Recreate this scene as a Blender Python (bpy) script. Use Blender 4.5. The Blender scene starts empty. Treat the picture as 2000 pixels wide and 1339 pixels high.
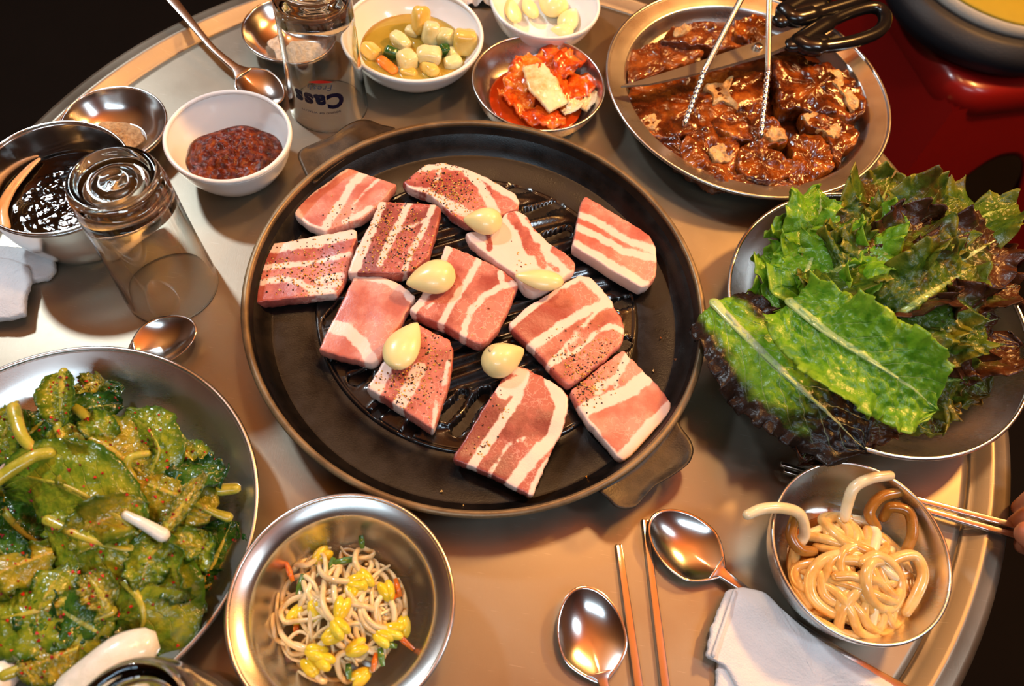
import bpy, bmesh, math, random
from mathutils import Vector, Matrix, noise

PI = math.pi
rnd = random.Random(11)
scene = bpy.context.scene
col = scene.collection

# ------------------------------------------------------------------ camera, world, lights, exposure
T = 0.70                       # table top height above the floor (m)
CAMH = 0.49                    # camera height above the table top
FPX = 1489.1                   # focal length in pixels of a 2000 px wide frame
PITCH, ROLL = math.radians(60.843), math.radians(10.52)

RC = Matrix.Rotation(PI / 2 - PITCH, 4, 'X') @ Matrix.Rotation(ROLL, 4, 'Z')
cam_data = bpy.data.cameras.new('camera')
cam = bpy.data.objects.new('camera', cam_data)
col.objects.link(cam)
cam.matrix_world = Matrix.Translation((0, 0, T + CAMH)) @ RC
cam_data.sensor_width = 36
cam_data.lens = FPX * 36 / 2000
cam_data.clip_start = 0.01
cam_data.dof.use_dof = True
cam_data.dof.focus_distance = 0.545
cam_data.dof.aperture_fstop = 7.5
scene.camera = cam

world = bpy.data.worlds.new('world')
scene.world = world
world.use_nodes = True
world.node_tree.nodes['Background'].inputs[0].default_value = (0.9, 0.62, 0.38, 1)
world.node_tree.nodes['Background'].inputs[1].default_value = 0.01

scene.view_settings.view_transform = 'Standard'
scene.view_settings.look = 'None'
scene.view_settings.exposure = 0.2
scene.view_settings.gamma = 1.0
scene.view_settings.use_curve_mapping = False


def lamp(name, loc, target, power, color, size, size_y=None):
    d = bpy.data.lights.new(name, 'AREA')
    d.energy = power
    d.color = color
    if size_y:
        d.shape = 'RECTANGLE'; d.size = size; d.size_y = size_y
    else:
        d.shape = 'DISK'; d.size = size
    o = bpy.data.objects.new(name, d)
    col.objects.link(o)
    o.location = loc
    o.rotation_euler = (Vector(target) - Vector(loc)).to_track_quat('-Z', 'Y').to_euler()
    return o


CEN = (-0.03, 0.29, T)


def bulb(name, loc, power, color, radius):
    d = bpy.data.lights.new(name, 'POINT')
    d.energy = power; d.color = color; d.shadow_soft_size = radius
    o = bpy.data.objects.new(name, d)
    col.objects.link(o)
    o.location = loc
    return o


bulb('cool_bulb', (-0.98, 0.92, T + 1.10), 44, (0.78, 0.92, 1.0), 0.06)
bulb('warm_bulb', (0.82, 0.95, T + 0.98), 74, (1.0, 0.48, 0.13), 0.06)
bulb('pendant_bulb', (0.10, 0.78, T + 1.30), 17, (1.0, 0.60, 0.27), 0.08)
lamp('cool_ceiling_tube', (0.10, -1.05, 2.30), (0, 0.2, T), 11, (0.66, 0.86, 1.0), 1.2, 0.10)
lamp('cool_strip_lamp', (1.15, 0.05, T + 1.30), CEN, 5, (0.72, 0.88, 1.0), 0.10, 0.40)

# ------------------------------------------------------------------ helpers


def srgb(r, g, b, a=1.0):
    f = lambda c: (c / 255 / 12.92) if c / 255 <= 0.04045 else ((c / 255 + 0.055) / 1.055) ** 2.4
    return (f(r), f(g), f(b), a)


def P(px, py, z=0.0):
    """point of the place seen at a pixel of the photograph, z metres above the table top"""
    d = RC.to_3x3() @ Vector((px - 1000, -(py - 669.5), -FPX))
    t = -(CAMH - z) / d.z
    return Vector((d.x * t, d.y * t, T + z))


def C(ox, oy, s, pts):
    return [(ox + x / s, oy + y / s) for x, y in pts]


ORG = {}


def mk(name, verts, faces, mat, parent=None, smooth=True, attrs=None, uv=None, origin=None):
    vs = [Vector(v) for v in verts]
    if parent is not None:
        o0 = ORG[parent.name]
    elif origin is not None:
        o0 = Vector(origin)
    else:
        n = len(vs)
        o0 = Vector((sum(v.x for v in vs) / n, sum(v.y for v in vs) / n, min(v.z for v in vs)))
    me = bpy.data.meshes.new(name)
    me.from_pydata([tuple(v - o0) for v in vs], [], faces)
    me.update()
    if smooth:
        me.polygons.foreach_set('use_smooth', [True] * len(me.polygons))
    if attrs:
        for k, vals in attrs.items():
            a = me.attributes.new(k, 'FLOAT', 'POINT')
            a.data.foreach_set('value', vals)
    if uv:
        ul = me.uv_layers.new(name='UVMap')
        for l in me.loops:
            ul.data[l.index].uv = uv[l.vertex_index]
    if mat is not None:
        me.materials.append(mat)
    o = bpy.data.objects.new(name, me)
    col.objects.link(o)
    if parent is not None:
        o.parent = parent
    else:
        o.location = o0
    ORG[o.name] = o0
    return o


def fixn(o):
    bm = bmesh.new(); bm.from_mesh(o.data)
    bmesh.ops.remove_doubles(bm, verts=bm.verts, dist=2e-6)
    bmesh.ops.recalc_face_normals(bm, faces=bm.faces)
    bm.to_mesh(o.data); bm.free()
    return o


def tag(o, label, cat, group=None, kind=None):
    o['label'] = label
    if cat: o['category'] = cat
    if group: o['group'] = group
    if kind: o['kind'] = kind
    return o


def thing(name, label, cat, loc, group=None):
    o = bpy.data.objects.new(name, None)
    o.empty_display_size = 0.01
    col.objects.link(o)
    o.location = loc
    ORG[o.name] = Vector(loc)
    return tag(o, label, cat, group)


class MB:
    def __init__(s): s.v = []; s.f = []
    def add(s, vf):
        k = len(s.v); v, f = vf
        s.v += [Vector(p) for p in v]; s.f += [tuple(i + k for i in q) for q in f]
        return s
    def build(s, name, mat, parent=None, **kw): return fixn(mk(name, s.v, s.f, mat, parent, **kw))


def lathe(prof, n=96, c=(0, 0, 0), M=None):
    v, f, rows = [], [], []
    for r, z in prof:
        if r < 1e-7:
            rows.append([len(v)]); v.append(Vector((0, 0, z)))
        else:
            rows.append(list(range(len(v), len(v) + n)))
            for i in range(n):
                a = 2 * PI * i / n
                v.append(Vector((r * math.cos(a), r * math.sin(a), z)))
    for A, B in zip(rows, rows[1:]):
        for i in range(n):
            j = (i + 1) % n
            if len(A) == 1 and len(B) == 1: continue
            if len(A) == 1: f.append((A[0], B[j], B[i]))
            elif len(B) == 1: f.append((A[i], A[j], B[0]))
            else: f.append((A[i], A[j], B[j], B[i]))
    if M is not None: v = [M @ p for p in v]
    c = Vector(c)
    return [p + c for p in v], f


def spl(pts, m=8):
    """Catmull-Rom through the points"""
    pts = [Vector(p) for p in pts]
    if len(pts) < 3:
        return [pts[0].lerp(pts[-1], i / m) for i in range(m + 1)]
    q = [2 * pts[0] - pts[1]] + pts + [2 * pts[-1] - pts[-2]]
    out = []
    for i in range(1, len(q) - 2):
        a, b, c, d = q[i - 1:i + 3]
        for k in range(m):
            t = k / m
            out.append(0.5 * ((2 * b) + (c - a) * t + (2 * a - 5 * b + 4 * c - d) * t * t + (3 * b - 3 * c + d - a) * t ** 3))
    out.append(pts[-1])
    return out


def tube(pts, rad, n=8, flat=1.0, up=None):
    """closed round-ended tube along pts; rad a number or a function of 0..1"""
    pts = [Vector(p) for p in pts]
    N = len(pts)
    rf = rad if callable(rad) else (lambda t: rad)
    v, f = [], []
    tg = [(pts[min(i + 1, N - 1)] - pts[max(i - 1, 0)]).normalized() for i in range(N)]
    u = Vector(up) if up else Vector((0, 0, 1))
    if abs(u.dot(tg[0])) > 0.95: u = Vector((1, 0, 0))
    rings = []
    seq = [(0, -0.9, 0.45), (0, -0.5, 0.85)] + [(i, 0, 1) for i in range(N)] + [(N - 1, 0.5, 0.85), (N - 1, 0.9, 0.45)]
    for i, off, k in seq:
        t = tg[i]
        u = (u - t * u.dot(t)).normalized()
        w = t.cross(u)
        r = rf(i / (N - 1))
        c = pts[i] + t * off * r
        ring = []
        for j in range(n):
            a = 2 * PI * j / n
            ring.append(len(v)); v.append(c + (u * math.sin(a) * flat + w * math.cos(a)) * r * k)
        rings.append(ring)
    for A, B in zip(rings, rings[1:]):
        for j in range(n):
            k = (j + 1) % n
            f.append((A[j], A[k], B[k], B[j]))
    f.append(tuple(reversed(rings[0]))); f.append(tuple(rings[-1]))
    return v, f


def box(c, s, M=None):
    v = [Vector((x * s[0] / 2, y * s[1] / 2, z * s[2] / 2)) for x in (-1, 1) for y in (-1, 1) for z in (-1, 1)]
    if M is not None: v = [M @ p for p in v]
    c = Vector(c)
    return [p + c for p in v], [(0, 1, 3, 2), (4, 6, 7, 5), (0, 4, 5, 1), (2, 3, 7, 6), (0, 2, 6, 4), (1, 5, 7, 3)]


def resample(poly, n, it=2, jag=0.0, seed=0):
    P2 = [Vector((x, y, 0)) for x, y in poly]
    L = [0]
    for i in range(len(P2)): L.append(L[-1] + (P2[(i + 1) % len(P2)] - P2[i]).length)
    out, k = [], 0
    for i in range(n):
        d = L[-1] * i / n
        while L[k + 1] < d: k += 1
        t = (d - L[k]) / max(1e-9, L[k + 1] - L[k])
        out.append(P2[k].lerp(P2[(k + 1) % len(P2)], t))
    for _ in range(it):
        out = [(out[i - 1] + 2 * out[i] + out[(i + 1) % n]) / 4 for i in range(n)]
    if jag:
        c = sum(out, Vector()) / n
        out = [c + (p - c) * (1 + jag * noise.noise(Vector((p.x * 0.09, p.y * 0.09, seed)))) for p in out]
    return out


def sdist(p, line):
    best = 1e9
    for a, b in zip(line, line[1:]):
        ax, ay = a; bx, by = b
        dx, dy = bx - ax, by - ay
        t = max(0, min(1, ((p.x - ax) * dx + (p.y - ay) * dy) / max(1e-9, dx * dx + dy * dy)))
        best = min(best, math.hypot(p.x - ax - t * dx, p.y - ay - t * dy))
    return best


RINGS = [1, .985, .955, .91, .85, .77, .68, .58, .47, .36, .25, .13]


def slab(poly, ztop, th, zfun=None, n=96, amp=0.0008, rough=60, it=2, jag=0.012, seed=0, bands=None, inverse=False, side=0.97, edge_drop=.22):
    """a soft slab whose top outline is traced on the photograph; returns verts, faces, fat attribute"""
    o = resample(poly, n, it, jag, seed)
    c = sum(o, Vector()) / n
    v, f, fat, rows = [], [], [], []

    def fatness(p):
        if not bands: return 0.0
        m = -30.0
        for line, w in bands: m = max(m, w - sdist(p, line))
        return -m if inverse else m

    def put(p, dz, k=1.0):
        w = P(p.x, p.y, ztop)
        nz = noise.noise(Vector((w.x * rough, w.y * rough, seed * 3.1)))
        w.z += dz + (amp * nz if dz > -th * 0.6 else 0)
        if zfun: w.z += zfun(w)
        v.append(w); fat.append(fatness(p))
        return len(v) - 1

    drop = {1: -edge_drop * th, .985: -.3 * edge_drop * th, .955: -.06 * edge_drop * th}
    wob = [1 + 0.012 * noise.noise(Vector((q.x * .05, q.y * .05, seed + 9))) for q in o]
    rows.append([put(c + (q - c) * side * .98, -th) for q in o])
    rows.append([put(c + (q - c) * (1.0) * side, -th * 0.93) for q in o])
    rows.append([put(c + (q - c) * 1.005 * wob[i], -th * 0.55) for i, q in enumerate(o)])
    for s in RINGS: rows.append([put(c + (q - c) * s, drop.get(s, 0)) for q in o])
    ct = put(c, 0)
    cb = put(c, -th)
    for A, B in zip(rows, rows[1:]):
        for i in range(n):
            j = (i + 1) % n
            f.append((A[i], A[j], B[j], B[i]))
    for i in range(n):
        j = (i + 1) % n
        f.append((rows[-1][i], rows[-1][j], ct)); f.append((rows[0][j], rows[0][i], cb))
    return v, f, fat


def blob(c, s, rot=(0, 0, 0), seed=0, amp=0.2, freq=1.5, nu=24, nv=14, sq=1.0, drape=None):
    """noise-shaped rounded lump; sq < 1 squares it off"""
    M = Matrix.Rotation(rot[2], 3, 'Z') @ Matrix.Rotation(rot[1], 3, 'Y') @ Matrix.Rotation(rot[0], 3, 'X')
    sg = lambda x: math.copysign(abs(x) ** sq, x)
    v, f, rows = [], [], []
    for j in range(nv + 1):
        th = PI * j / nv
        k = 1 if j in (0, nv) else nu
        row = []
        for i in range(k):
            a = 2 * PI * i / nu
            d = Vector((sg(math.sin(th)) * sg(math.cos(a)), sg(math.sin(th)) * sg(math.sin(a)), sg(math.cos(th))))
            m = 1 + amp * noise.noise(d * freq + Vector((seed * 5.3, seed * 1.7, 0))) + amp * .5 * noise.noise(d * freq * 2.7 + Vector((0, seed * 2.3, 7)))
            q = M @ Vector((d.x * s[0] * m, d.y * s[1] * m, d.z * s[2] * m)) + Vector(c)
            row.append(len(v)); v.append(q)
        rows.append(row)
    for A, B in zip(rows, rows[1:]):
        for i in range(nu):
            j = (i + 1) % nu
            if len(A) == 1: f.append((A[0], B[i], B[j]))
            elif len(B) == 1: f.append((A[i], B[0], A[j]))
            else: f.append((A[i], B[i], B[j], A[j]))
    return v, f


# ------------------------------------------------------------------ materials (procedural)
MATS = {}


class N:
    """tiny node-graph writer"""
    def __init__(s, name):
        s.m = bpy.data.materials.new(name); s.m.use_nodes = True
        s.t = s.m.node_tree; s.t.nodes.clear()
        s.out = s.t.nodes.new('ShaderNodeOutputMaterial')
        MATS[name] = s.m

    def n(s, typ, **kw):
        nd = s.t.nodes.new('ShaderNode' + typ)
        for k, v in kw.items():
            if k == 'ins':
                for kk, vv in v.items(): s.set(nd, kk, vv)
            else: setattr(nd, k, v)
        return nd

    def set(s, nd, key, val):
        i = nd.inputs[key]
        if isinstance(val, bpy.types.NodeSocket): s.t.links.new(val, i)
        else: i.default_value = val

    def obj(s): return s.n('TexCoord').outputs['Object']

    def noise(s, scale, detail=3, rough=.55, vec=None, dist=0.0):
        nd = s.n('TexNoise', ins={'Scale': scale, 'Detail': detail, 'Roughness': rough, 'Distortion': dist})
        s.set(nd, 'Vector', vec if vec is not None else s.obj())
        return nd.outputs['Fac']

    def vor(s, scale, feature='F1', out='Distance', vec=None, rand=1.0):
        nd = s.n('TexVoronoi', feature=feature, ins={'Scale': scale, 'Randomness': rand})
        s.set(nd, 'Vector', vec if vec is not None else s.obj())
        return nd.outputs[out]

    def ramp(s, fac, stops, interp='LINEAR'):
        nd = s.n('ValToRGB'); nd.color_ramp.interpolation = interp
        e = nd.color_ramp.elements
        while len(e) < len(stops): e.new(0.5)
        for i, (p, c) in enumerate(stops):
            e[i].position = p
            e[i].color = c if not isinstance(c, (int, float)) else (c, c, c, 1)
        s.set(nd, 'Fac', fac)
        return nd.outputs['Color']

    def mix(s, fac, a, b, mode='MIX'):
        nd = s.n('MixRGB', blend_type=mode)
        s.set(nd, 'Fac', fac); s.set(nd, 'Color1', a); s.set(nd, 'Color2', b)
        return nd.outputs['Color']

    def math(s, op, a, b=0.0, clamp=False):
        nd = s.n('Math', operation=op, use_clamp=clamp)
        s.set(nd, 0, a); s.set(nd, 1, b)
        return nd.outputs[0]

    def rng(s, v, a, b, c=0.0, d=1.0):
        nd = s.n('MapRange', interpolation_type='SMOOTHSTEP')
        for k, x in zip(('Value', 'From Min', 'From Max', 'To Min', 'To Max'), (v, a, b, c, d)): s.set(nd, k, x)
        return nd.outputs['Result']

    def attr(s, name): return s.n('Attribute', attribute_name=name).outputs['Fac']

    def rand(s): return s.n('ObjectInfo').outputs['Random']

    def bump(s, h, strength=.3, dist=.001):
        nd = s.n('Bump', ins={'Strength': strength, 'Distance': dist})
        s.set(nd, 'Height', h)
        return nd.outputs['Normal']

    def pbr(s, color, rough=.5, metal=0.0, normal=None, spec=.5, coat=0.0, coat_rough=.05, sss=0.0, sss_r=(1, .4, .2), sss_scale=.004, trans=0.0, ior=1.5, aniso=0.0, alpha=None, translucent=0.0):
        b = s.n('BsdfPrincipled')
        s.set(b, 'Base Color', color); s.set(b, 'Roughness', rough); s.set(b, 'Metallic', metal)
        s.set(b, 'Specular IOR Level', spec); s.set(b, 'Coat Weight', coat); s.set(b, 'Coat Roughness', coat_rough)
        s.set(b, 'IOR', ior); s.set(b, 'Transmission Weight', trans)
        if aniso: s.set(b, 'Anisotropic', aniso)
        if sss:
            s.set(b, 'Subsurface Weight', sss); s.set(b, 'Subsurface Radius', sss_r); s.set(b, 'Subsurface Scale', sss_scale)
        if alpha is not None: s.set(b, 'Alpha', alpha)
        if normal is not None:
            s.set(b, 'Normal', normal)
            if coat: s.set(b, 'Coat Normal', normal)
        sh = b.outputs[0]
        if translucent:
            t = s.n('BsdfTranslucent'); s.set(t, 'Color', color)
            if normal is not None: s.set(t, 'Normal', normal)
            mx = s.n('MixShader', ins={'Fac': translucent})
            s.t.links.new(sh, mx.inputs[1]); s.t.links.new(t.outputs[0], mx.inputs[2]); sh = mx.outputs[0]
        s.t.links.new(sh, s.out.inputs[0])
        return s.m


def plain(name, c, rough=.5, metal=0.0, var=.12, scale=200, bump=.0, **kw):
    g = N(name)
    nz = g.noise(scale)
    c2 = tuple(x * (1 - var) for x in c[:3]) + (1,)
    colr = g.mix(nz, c2, c)
    nm = g.bump(nz, bump, .001) if bump else None
    return g.pbr(colr, rough, metal, nm, **kw)


def steel(name, c=(.80, .78, .75, 1), rough=.14, scratch=.05):
    g = N(name)
    mp = g.n('Mapping', ins={'Scale': (1, 22, 1)}); g.set(mp, 'Vector', g.obj())
    s1 = g.noise(300, 3, .6, mp.outputs[0])
    s2 = g.noise(22, 2)
    r = g.math('ADD', g.rng(s2, .2, .8, rough * .85, rough * 1.2), g.math('MULTIPLY', s1, scratch))
    return g.pbr(g.mix(s2, tuple(x * .95 for x in c[:3]) + (1,), c), r, 1.0, g.bump(s1, .025, .0003))


steel('polished_steel')
steel('dull_steel', (.74, .72, .69, 1), .24, .10)
steel('dish_steel', (.70, .69, .66, 1), .22, .08)


def table_mat():
    g = N('brushed_table_steel')
    mp = g.n('Mapping', ins={'Scale': (9, 1, 1), 'Rotation': (0, 0, .5)}); g.set(mp, 'Vector', g.obj())
    s1 = g.noise(190, 4, .65, mp.outputs[0])
    s2 = g.noise(14, 4)
    mp2 = g.n('Mapping', ins={'Scale': (1, 30, 1), 'Rotation': (0, 0, -.9)}); g.set(mp2, 'Vector', g.obj())
    sc = g.rng(g.noise(60, 2, .5, mp2.outputs[0]), .68, .74)
    c = g.mix(s2, srgb(136, 126, 110), srgb(156, 146, 130))
    c = g.mix(g.math('MULTIPLY', sc, .25), c, srgb(215, 210, 200))
    r = g.math('ADD', g.rng(s2, .25, .75, .30, .42), g.math('MULTIPLY', s1, .08))
    return g.pbr(c, r, .88, g.bump(s1, .10, .0004))


table_mat()


def iron_mat(name, c1, c2, rough, bump=.25, coat=0.0, spec=.5):
    g = N(name)
    a = g.noise(45, 5, .6); b = g.noise(900, 2)
    return g.pbr(g.mix(g.rng(a, .35, .7), c1, c2), g.rng(a, .3, .7, rough * .8, rough * 1.25), .35, g.bump(b, bump, .0003), coat=coat, spec=spec)


iron_mat('pan_iron', srgb(12, 11, 11), srgb(28, 22, 18), .34)
iron_mat('pan_wall_iron', srgb(30, 27, 25), srgb(54, 44, 34), .34)
iron_mat('grill_iron', srgb(16, 16, 17), srgb(30, 29, 28), .26, .1, .55)
iron_mat('handle_iron', srgb(42, 37, 30), srgb(76, 62, 44), .42, .4)
iron_mat('rim_iron', srgb(110, 92, 66), srgb(140, 118, 84), .38, .2)

plain('white_melamine', srgb(238, 240, 240), .16, var=.02, coat=.3)
plain('black_plastic', srgb(16, 16, 17), .22, var=.2, coat=.2)
plain('red_plastic', srgb(122, 16, 12), .30, var=.12, scale=12, coat=.25)
plain('dark_floor', srgb(20, 16, 13), .9, var=.35, scale=9, bump=.1, spec=.1)
plain('wall_paint', srgb(96, 62, 36), .7, var=.2, scale=3)
plain('ceiling_paint', srgb(186, 112, 48), .8, var=.1, scale=3)
plain('black_fabric', srgb(26, 29, 36), .55, var=.3, scale=300, bump=.4)
plain('white_fabric', srgb(176, 176, 168), .8, var=.15, scale=300, bump=.4)
plain('yellow_fabric', srgb(158, 140, 28), .75, var=.15, scale=60, bump=.4)
plain('glass_print_blue', srgb(6, 9, 44), .35, var=.05)
plain('glass_print_red', srgb(200, 40, 26), .35, var=.05)
plain('glass_print_grey', srgb(70, 76, 90), .35, var=.05)
plain('skin', srgb(186, 112, 78), .5, var=.12, scale=90, bump=.15, sss=.2)
plain('paper_tissue', srgb(232, 226, 220), .85, var=.06, scale=80, bump=.3)


def glass_mat():
    g = N('clear_glass')
    b = g.n('BsdfGlass', ins={'Roughness': 0.0, 'IOR': 1.48, 'Color': (.97, .985, .98, 1)})
    g.t.links.new(b.outputs[0], g.out.inputs[0])


glass_mat()


def towel_mat():
    g = N('terry_cloth')
    a = g.vor(900); b = g.noise(60, 3)
    c = g.mix(b, srgb(206, 208, 210), srgb(226, 228, 230))
    return g.pbr(c, .9, 0, g.bump(g.math('ADD', a, g.noise(420, 2)), .35, .0008), spec=.1)


towel_mat()


def pork_mat(name, l1, l2, fatc=(244, 214, 198), vein=.5, base_fat=False):
    g = N(name)
    co = g.obj()
    wob = g.noise(150, 4, .6)
    f = g.math('ADD', g.attr('fat'), g.math('MULTIPLY', g.math('SUBTRACT', wob, .5), 15.0))
    mask = g.rng(f, -2.2, 2.2)
    ln = g.noise(34, 4, .6)
    mp = g.n('Mapping', ins={'Scale': (1, 1, .25)}); g.set(mp, 'Vector', co)
    fib = g.noise(900, 2, .5, mp.outputs[0])
    lean = g.mix(g.rng(ln, .38, .62), srgb(*l1), srgb(*l2))
    lean = g.mix(g.math('MULTIPLY', fib, .25), lean, srgb(226, 150, 132))
    dist = g.n('MixRGB', blend_type='ADD', ins={'Fac': 1.0, 'Color1': co})
    nn = g.n('TexNoise', ins={'Scale': 200, 'Detail': 2}); g.set(nn, 'Vector', co)
    g.set(dist, 'Color2', g.mix(1.0, nn.outputs['Color'], (.011, .011, .011, 1), 'MULTIPLY'))
    ve = g.vor(135, 'DISTANCE_TO_EDGE', vec=dist.outputs[0])
    vm = g.math('MULTIPLY', g.math('MULTIPLY', g.rng(ve, .05, .015), g.rng(g.noise(28, 2), .42, .62)), vein)
    lean = g.mix(vm, lean, srgb(236, 186, 168))
    fc = g.mix(g.noise(60, 3), srgb(*[int(x * .95) for x in fatc]), srgb(*fatc))
    cc = g.mix(mask, lean, fc)
    h = g.math('ADD', g.math('MULTIPLY', fib, .5), g.noise(330, 3))
    return g.pbr(cc, g.rng(ln, .3, .7, .30, .46), 0, g.bump(h, .22, .0006), sss=.18, sss_r=(1, .35, .25), sss_scale=.003, coat=.12, coat_rough=.2)


pork_mat('pork_pale', (178, 92, 76), (212, 142, 122))
pork_mat('pork_rosy', (146, 52, 42), (198, 114, 96))
pork_mat('pork_dark', (112, 32, 26), (170, 80, 66), vein=.4)


def speck_mat(name, stops):
    g = N(name)
    r = g.n('NewGeometry').outputs['Random Per Island']
    return g.pbr(g.ramp(r, stops, 'CONSTANT'), .5)


speck_mat('pepper_and_spice', [(0, srgb(24, 20, 18)), (.32, srgb(206, 150, 50)), (.66, srgb(230, 190, 110)), (.88, srgb(120, 70, 30))])
speck_mat('chili_flake_red', [(0, srgb(150, 16, 12)), (.5, srgb(190, 36, 18)), (.8, srgb(110, 10, 10))])


def garlic_mat():
    g = N('garlic_flesh')
    a = g.noise(60, 3)
    mp = g.n('Mapping', ins={'Scale': (1, 8, 8)}); g.set(mp, 'Vector', g.obj())
    b = g.noise(120, 2, .5, mp.outputs[0])
    return g.pbr(g.mix(a, srgb(232, 214, 134), srgb(248, 236, 182)), .28, 0, g.bump(b, .08, .0005), sss=.25, sss_r=(1, .8, .4), sss_scale=.004, coat=.15)


garlic_mat()
plain('garlic_scar', srgb(206, 190, 140), .6, var=.3, scale=500, bump=.4)


def leaf_mat(name, rib, inner, mid, edge, edge_at=.75, tip_dark=None, rough=.34, bumpk=.5, coat=.0, scale=150, blotch=None):
    """colour laid out over the leaf: pale rib, blade, margin tint (UV x along the rib, y across)"""
    g = N(name)
    uv = g.n('TexCoord').outputs['UV']
    sep = g.n('SeparateXYZ'); g.set(sep, 0, uv)
    u, v = sep.outputs[0], sep.outputs[1]
    av = g.math('ABSOLUTE', g.math('MULTIPLY', g.math('SUBTRACT', v, .5), 2.0))
    nz = g.noise(70, 4, .6); n2 = g.noise(scale, 3, .6)
    e = g.math('ADD', g.math('MAXIMUM', av, g.math('MULTIPLY', u, .92)), g.math('MULTIPLY', g.math('SUBTRACT', nz, .5), .5))
    c = g.mix(g.rng(n2, .35, .7), srgb(*inner), srgb(*mid))
    c = g.mix(g.rng(e, edge_at - .18, edge_at + .14), c, srgb(*edge))
    if blotch: c = g.mix(g.math('MULTIPLY', g.rng(g.noise(24, 4, .6), .50, .66), .8), c, srgb(*blotch))
    # side veins sweep forward from the rib
    w = g.math('SUBTRACT', g.math('MULTIPLY', u, 26.0), g.math('MULTIPLY', av, 9.0))
    wv = g.math('ABSOLUTE', g.math('SINE', g.math('ADD', w, g.math('MULTIPLY', nz, 2.0))))
    vein = g.math('MULTIPLY', g.rng(wv, .16, .03), g.rng(av, .85, .3))
    c = g.mix(g.math('MULTIPLY', vein, .38), c, srgb(*rib))
    rw = g.math('MULTIPLY', g.math('SUBTRACT', 1.05, u), .13)
    rm = g.rng(av, rw, g.math('MULTIPLY', rw, .55))
    c = g.mix(rm, c, srgb(*rib))
    h = g.math('ADD', g.math('ADD', n2, g.math('MULTIPLY', vein, -.5)), g.math('MULTIPLY', g.noise(scale * 3, 2), .3))
    return g.pbr(c, rough, 0, g.bump(h, bumpk, .0016), coat=coat, coat_rough=.12, translucent=.30)


leaf_mat('lettuce_green', (190, 220, 140), (128, 184, 40), (84, 150, 26), (150, 190, 50), .95)
leaf_mat('lettuce_olive', (168, 190, 96), (88, 118, 28), (50, 84, 20), (136, 136, 40), .92, blotch=(86, 48, 18))  # lighter margin paints in the glow of light through the leaf edge
leaf_mat('lettuce_red', (190, 206, 140), (86, 122, 34), (48, 76, 24), (74, 42, 24), .62, blotch=(92, 48, 20))
leaf_mat('lettuce_split', (206, 220, 170), (150, 200, 46), (110, 170, 36), (46, 32, 24), .58)
leaf_mat('salad_green', (176, 170, 56), (164, 172, 42), (104, 138, 30), (70, 112, 26), .85, rough=.22, coat=.5, bumpk=.7)
leaf_mat('salad_dark', (170, 180, 80), (76, 124, 34), (42, 94, 28), (28, 74, 24), .8, rough=.22, coat=.5, bumpk=.7)
leaf_mat('salad_olive', (204, 176, 66), (178, 164, 42), (132, 138, 32), (98, 118, 26), .85, rough=.24, coat=.5, bumpk=.7)


def mottled(name, stops, scale=120, rough=.25, bump=.6, bdist=.002, coat=.4, sss=0.0, detail=5, spec=.5, metal=0.0):
    g = N(name)
    a = g.noise(scale, detail, .62); r = g.rand()
    fac = g.math('ADD', a, g.math('MULTIPLY', g.math('SUBTRACT', r, .5), .10))
    c = g.ramp(fac, stops)
    h = g.math('ADD', a, g.math('MULTIPLY', g.noise(scale * 5, 3), .35))
    return g.pbr(c, g.rng(a, .3, .7, rough * .7, rough * 1.5), metal, g.bump(h, bump, bdist), coat=coat, coat_rough=.08, sss=sss, spec=spec)


mottled('lettuce_rib', [(.3, srgb(150, 186, 92)), (.7, srgb(196, 216, 146))], 60, .3, .2)
mottled('salad_stem', [(.3, srgb(140, 146, 36)), (.55, srgb(176, 172, 60)), (.75, srgb(188, 140, 44))], 90, .25, .2)
mottled('white_stalk', [(.3, srgb(214, 220, 206)), (.6, srgb(238, 240, 234)), (.8, srgb(220, 214, 160))], 60, .3, .3)
mottled('marinated_meat', [(.28, srgb(28, 9, 2)), (.46, srgb(84, 34, 7)), (.62, srgb(140, 68, 14)), (.8, srgb(204, 132, 48))], 55, .15, .45, .003, .35)
mottled('marinated_meat_dark', [(.25, srgb(46, 20, 10)), (.5, srgb(104, 48, 18)), (.72, srgb(156, 84, 30)), (.85, srgb(190, 130, 60))], 60, .14, .45, .003, .6)
mottled('marinated_fat', [(.25, srgb(150, 96, 44)), (.5, srgb(208, 166, 104)), (.75, srgb(228, 196, 140))], 120, .25, .9, .004, .5)
mottled('marinade', [(.3, srgb(40, 18, 8)), (.7, srgb(88, 40, 14))], 60, .08, .1, .001, .8)
mottled('ssamjang_paste', [(.3, srgb(36, 8, 1)), (.5, srgb(82, 24, 4)), (.75, srgb(136, 60, 12))], 190, .22, .4, .002, .08, spec=.25)
mottled('black_soy_sauce', [(.3, srgb(3, 2, 2)), (.7, srgb(8, 5, 5))], 90, .03, .10, .002, .0)
mottled('onion_slice', [(.3, srgb(196, 150, 104)), (.7, srgb(226, 190, 148))], 50, .3, .1)
mottled('pickle_broth', [(.3, srgb(150, 124, 40)), (.7, srgb(176, 150, 62))], 20, .05, .05, .001, .8)
mottled('radish_cube', [(.3, srgb(206, 190, 110)), (.55, srgb(226, 216, 160)), (.75, srgb(236, 232, 200))], 40, .22, .15, .001, .4, .2)
mottled('radish_yellow', [(.3, srgb(206, 166, 70)), (.6, srgb(226, 196, 104))], 40, .22, .15, .001, .4, .2)
mottled('green_pepper', [(.3, srgb(20, 66, 24)), (.7, srgb(44, 100, 36))], 60, .2, .15)
mottled('carrot', [(.3, srgb(214, 96, 22)), (.7, srgb(236, 136, 40))], 60, .25, .2)
mottled('scallion', [(.3, srgb(36, 84, 26)), (.7, srgb(120, 150, 50))], 40, .25, .2)
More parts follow.
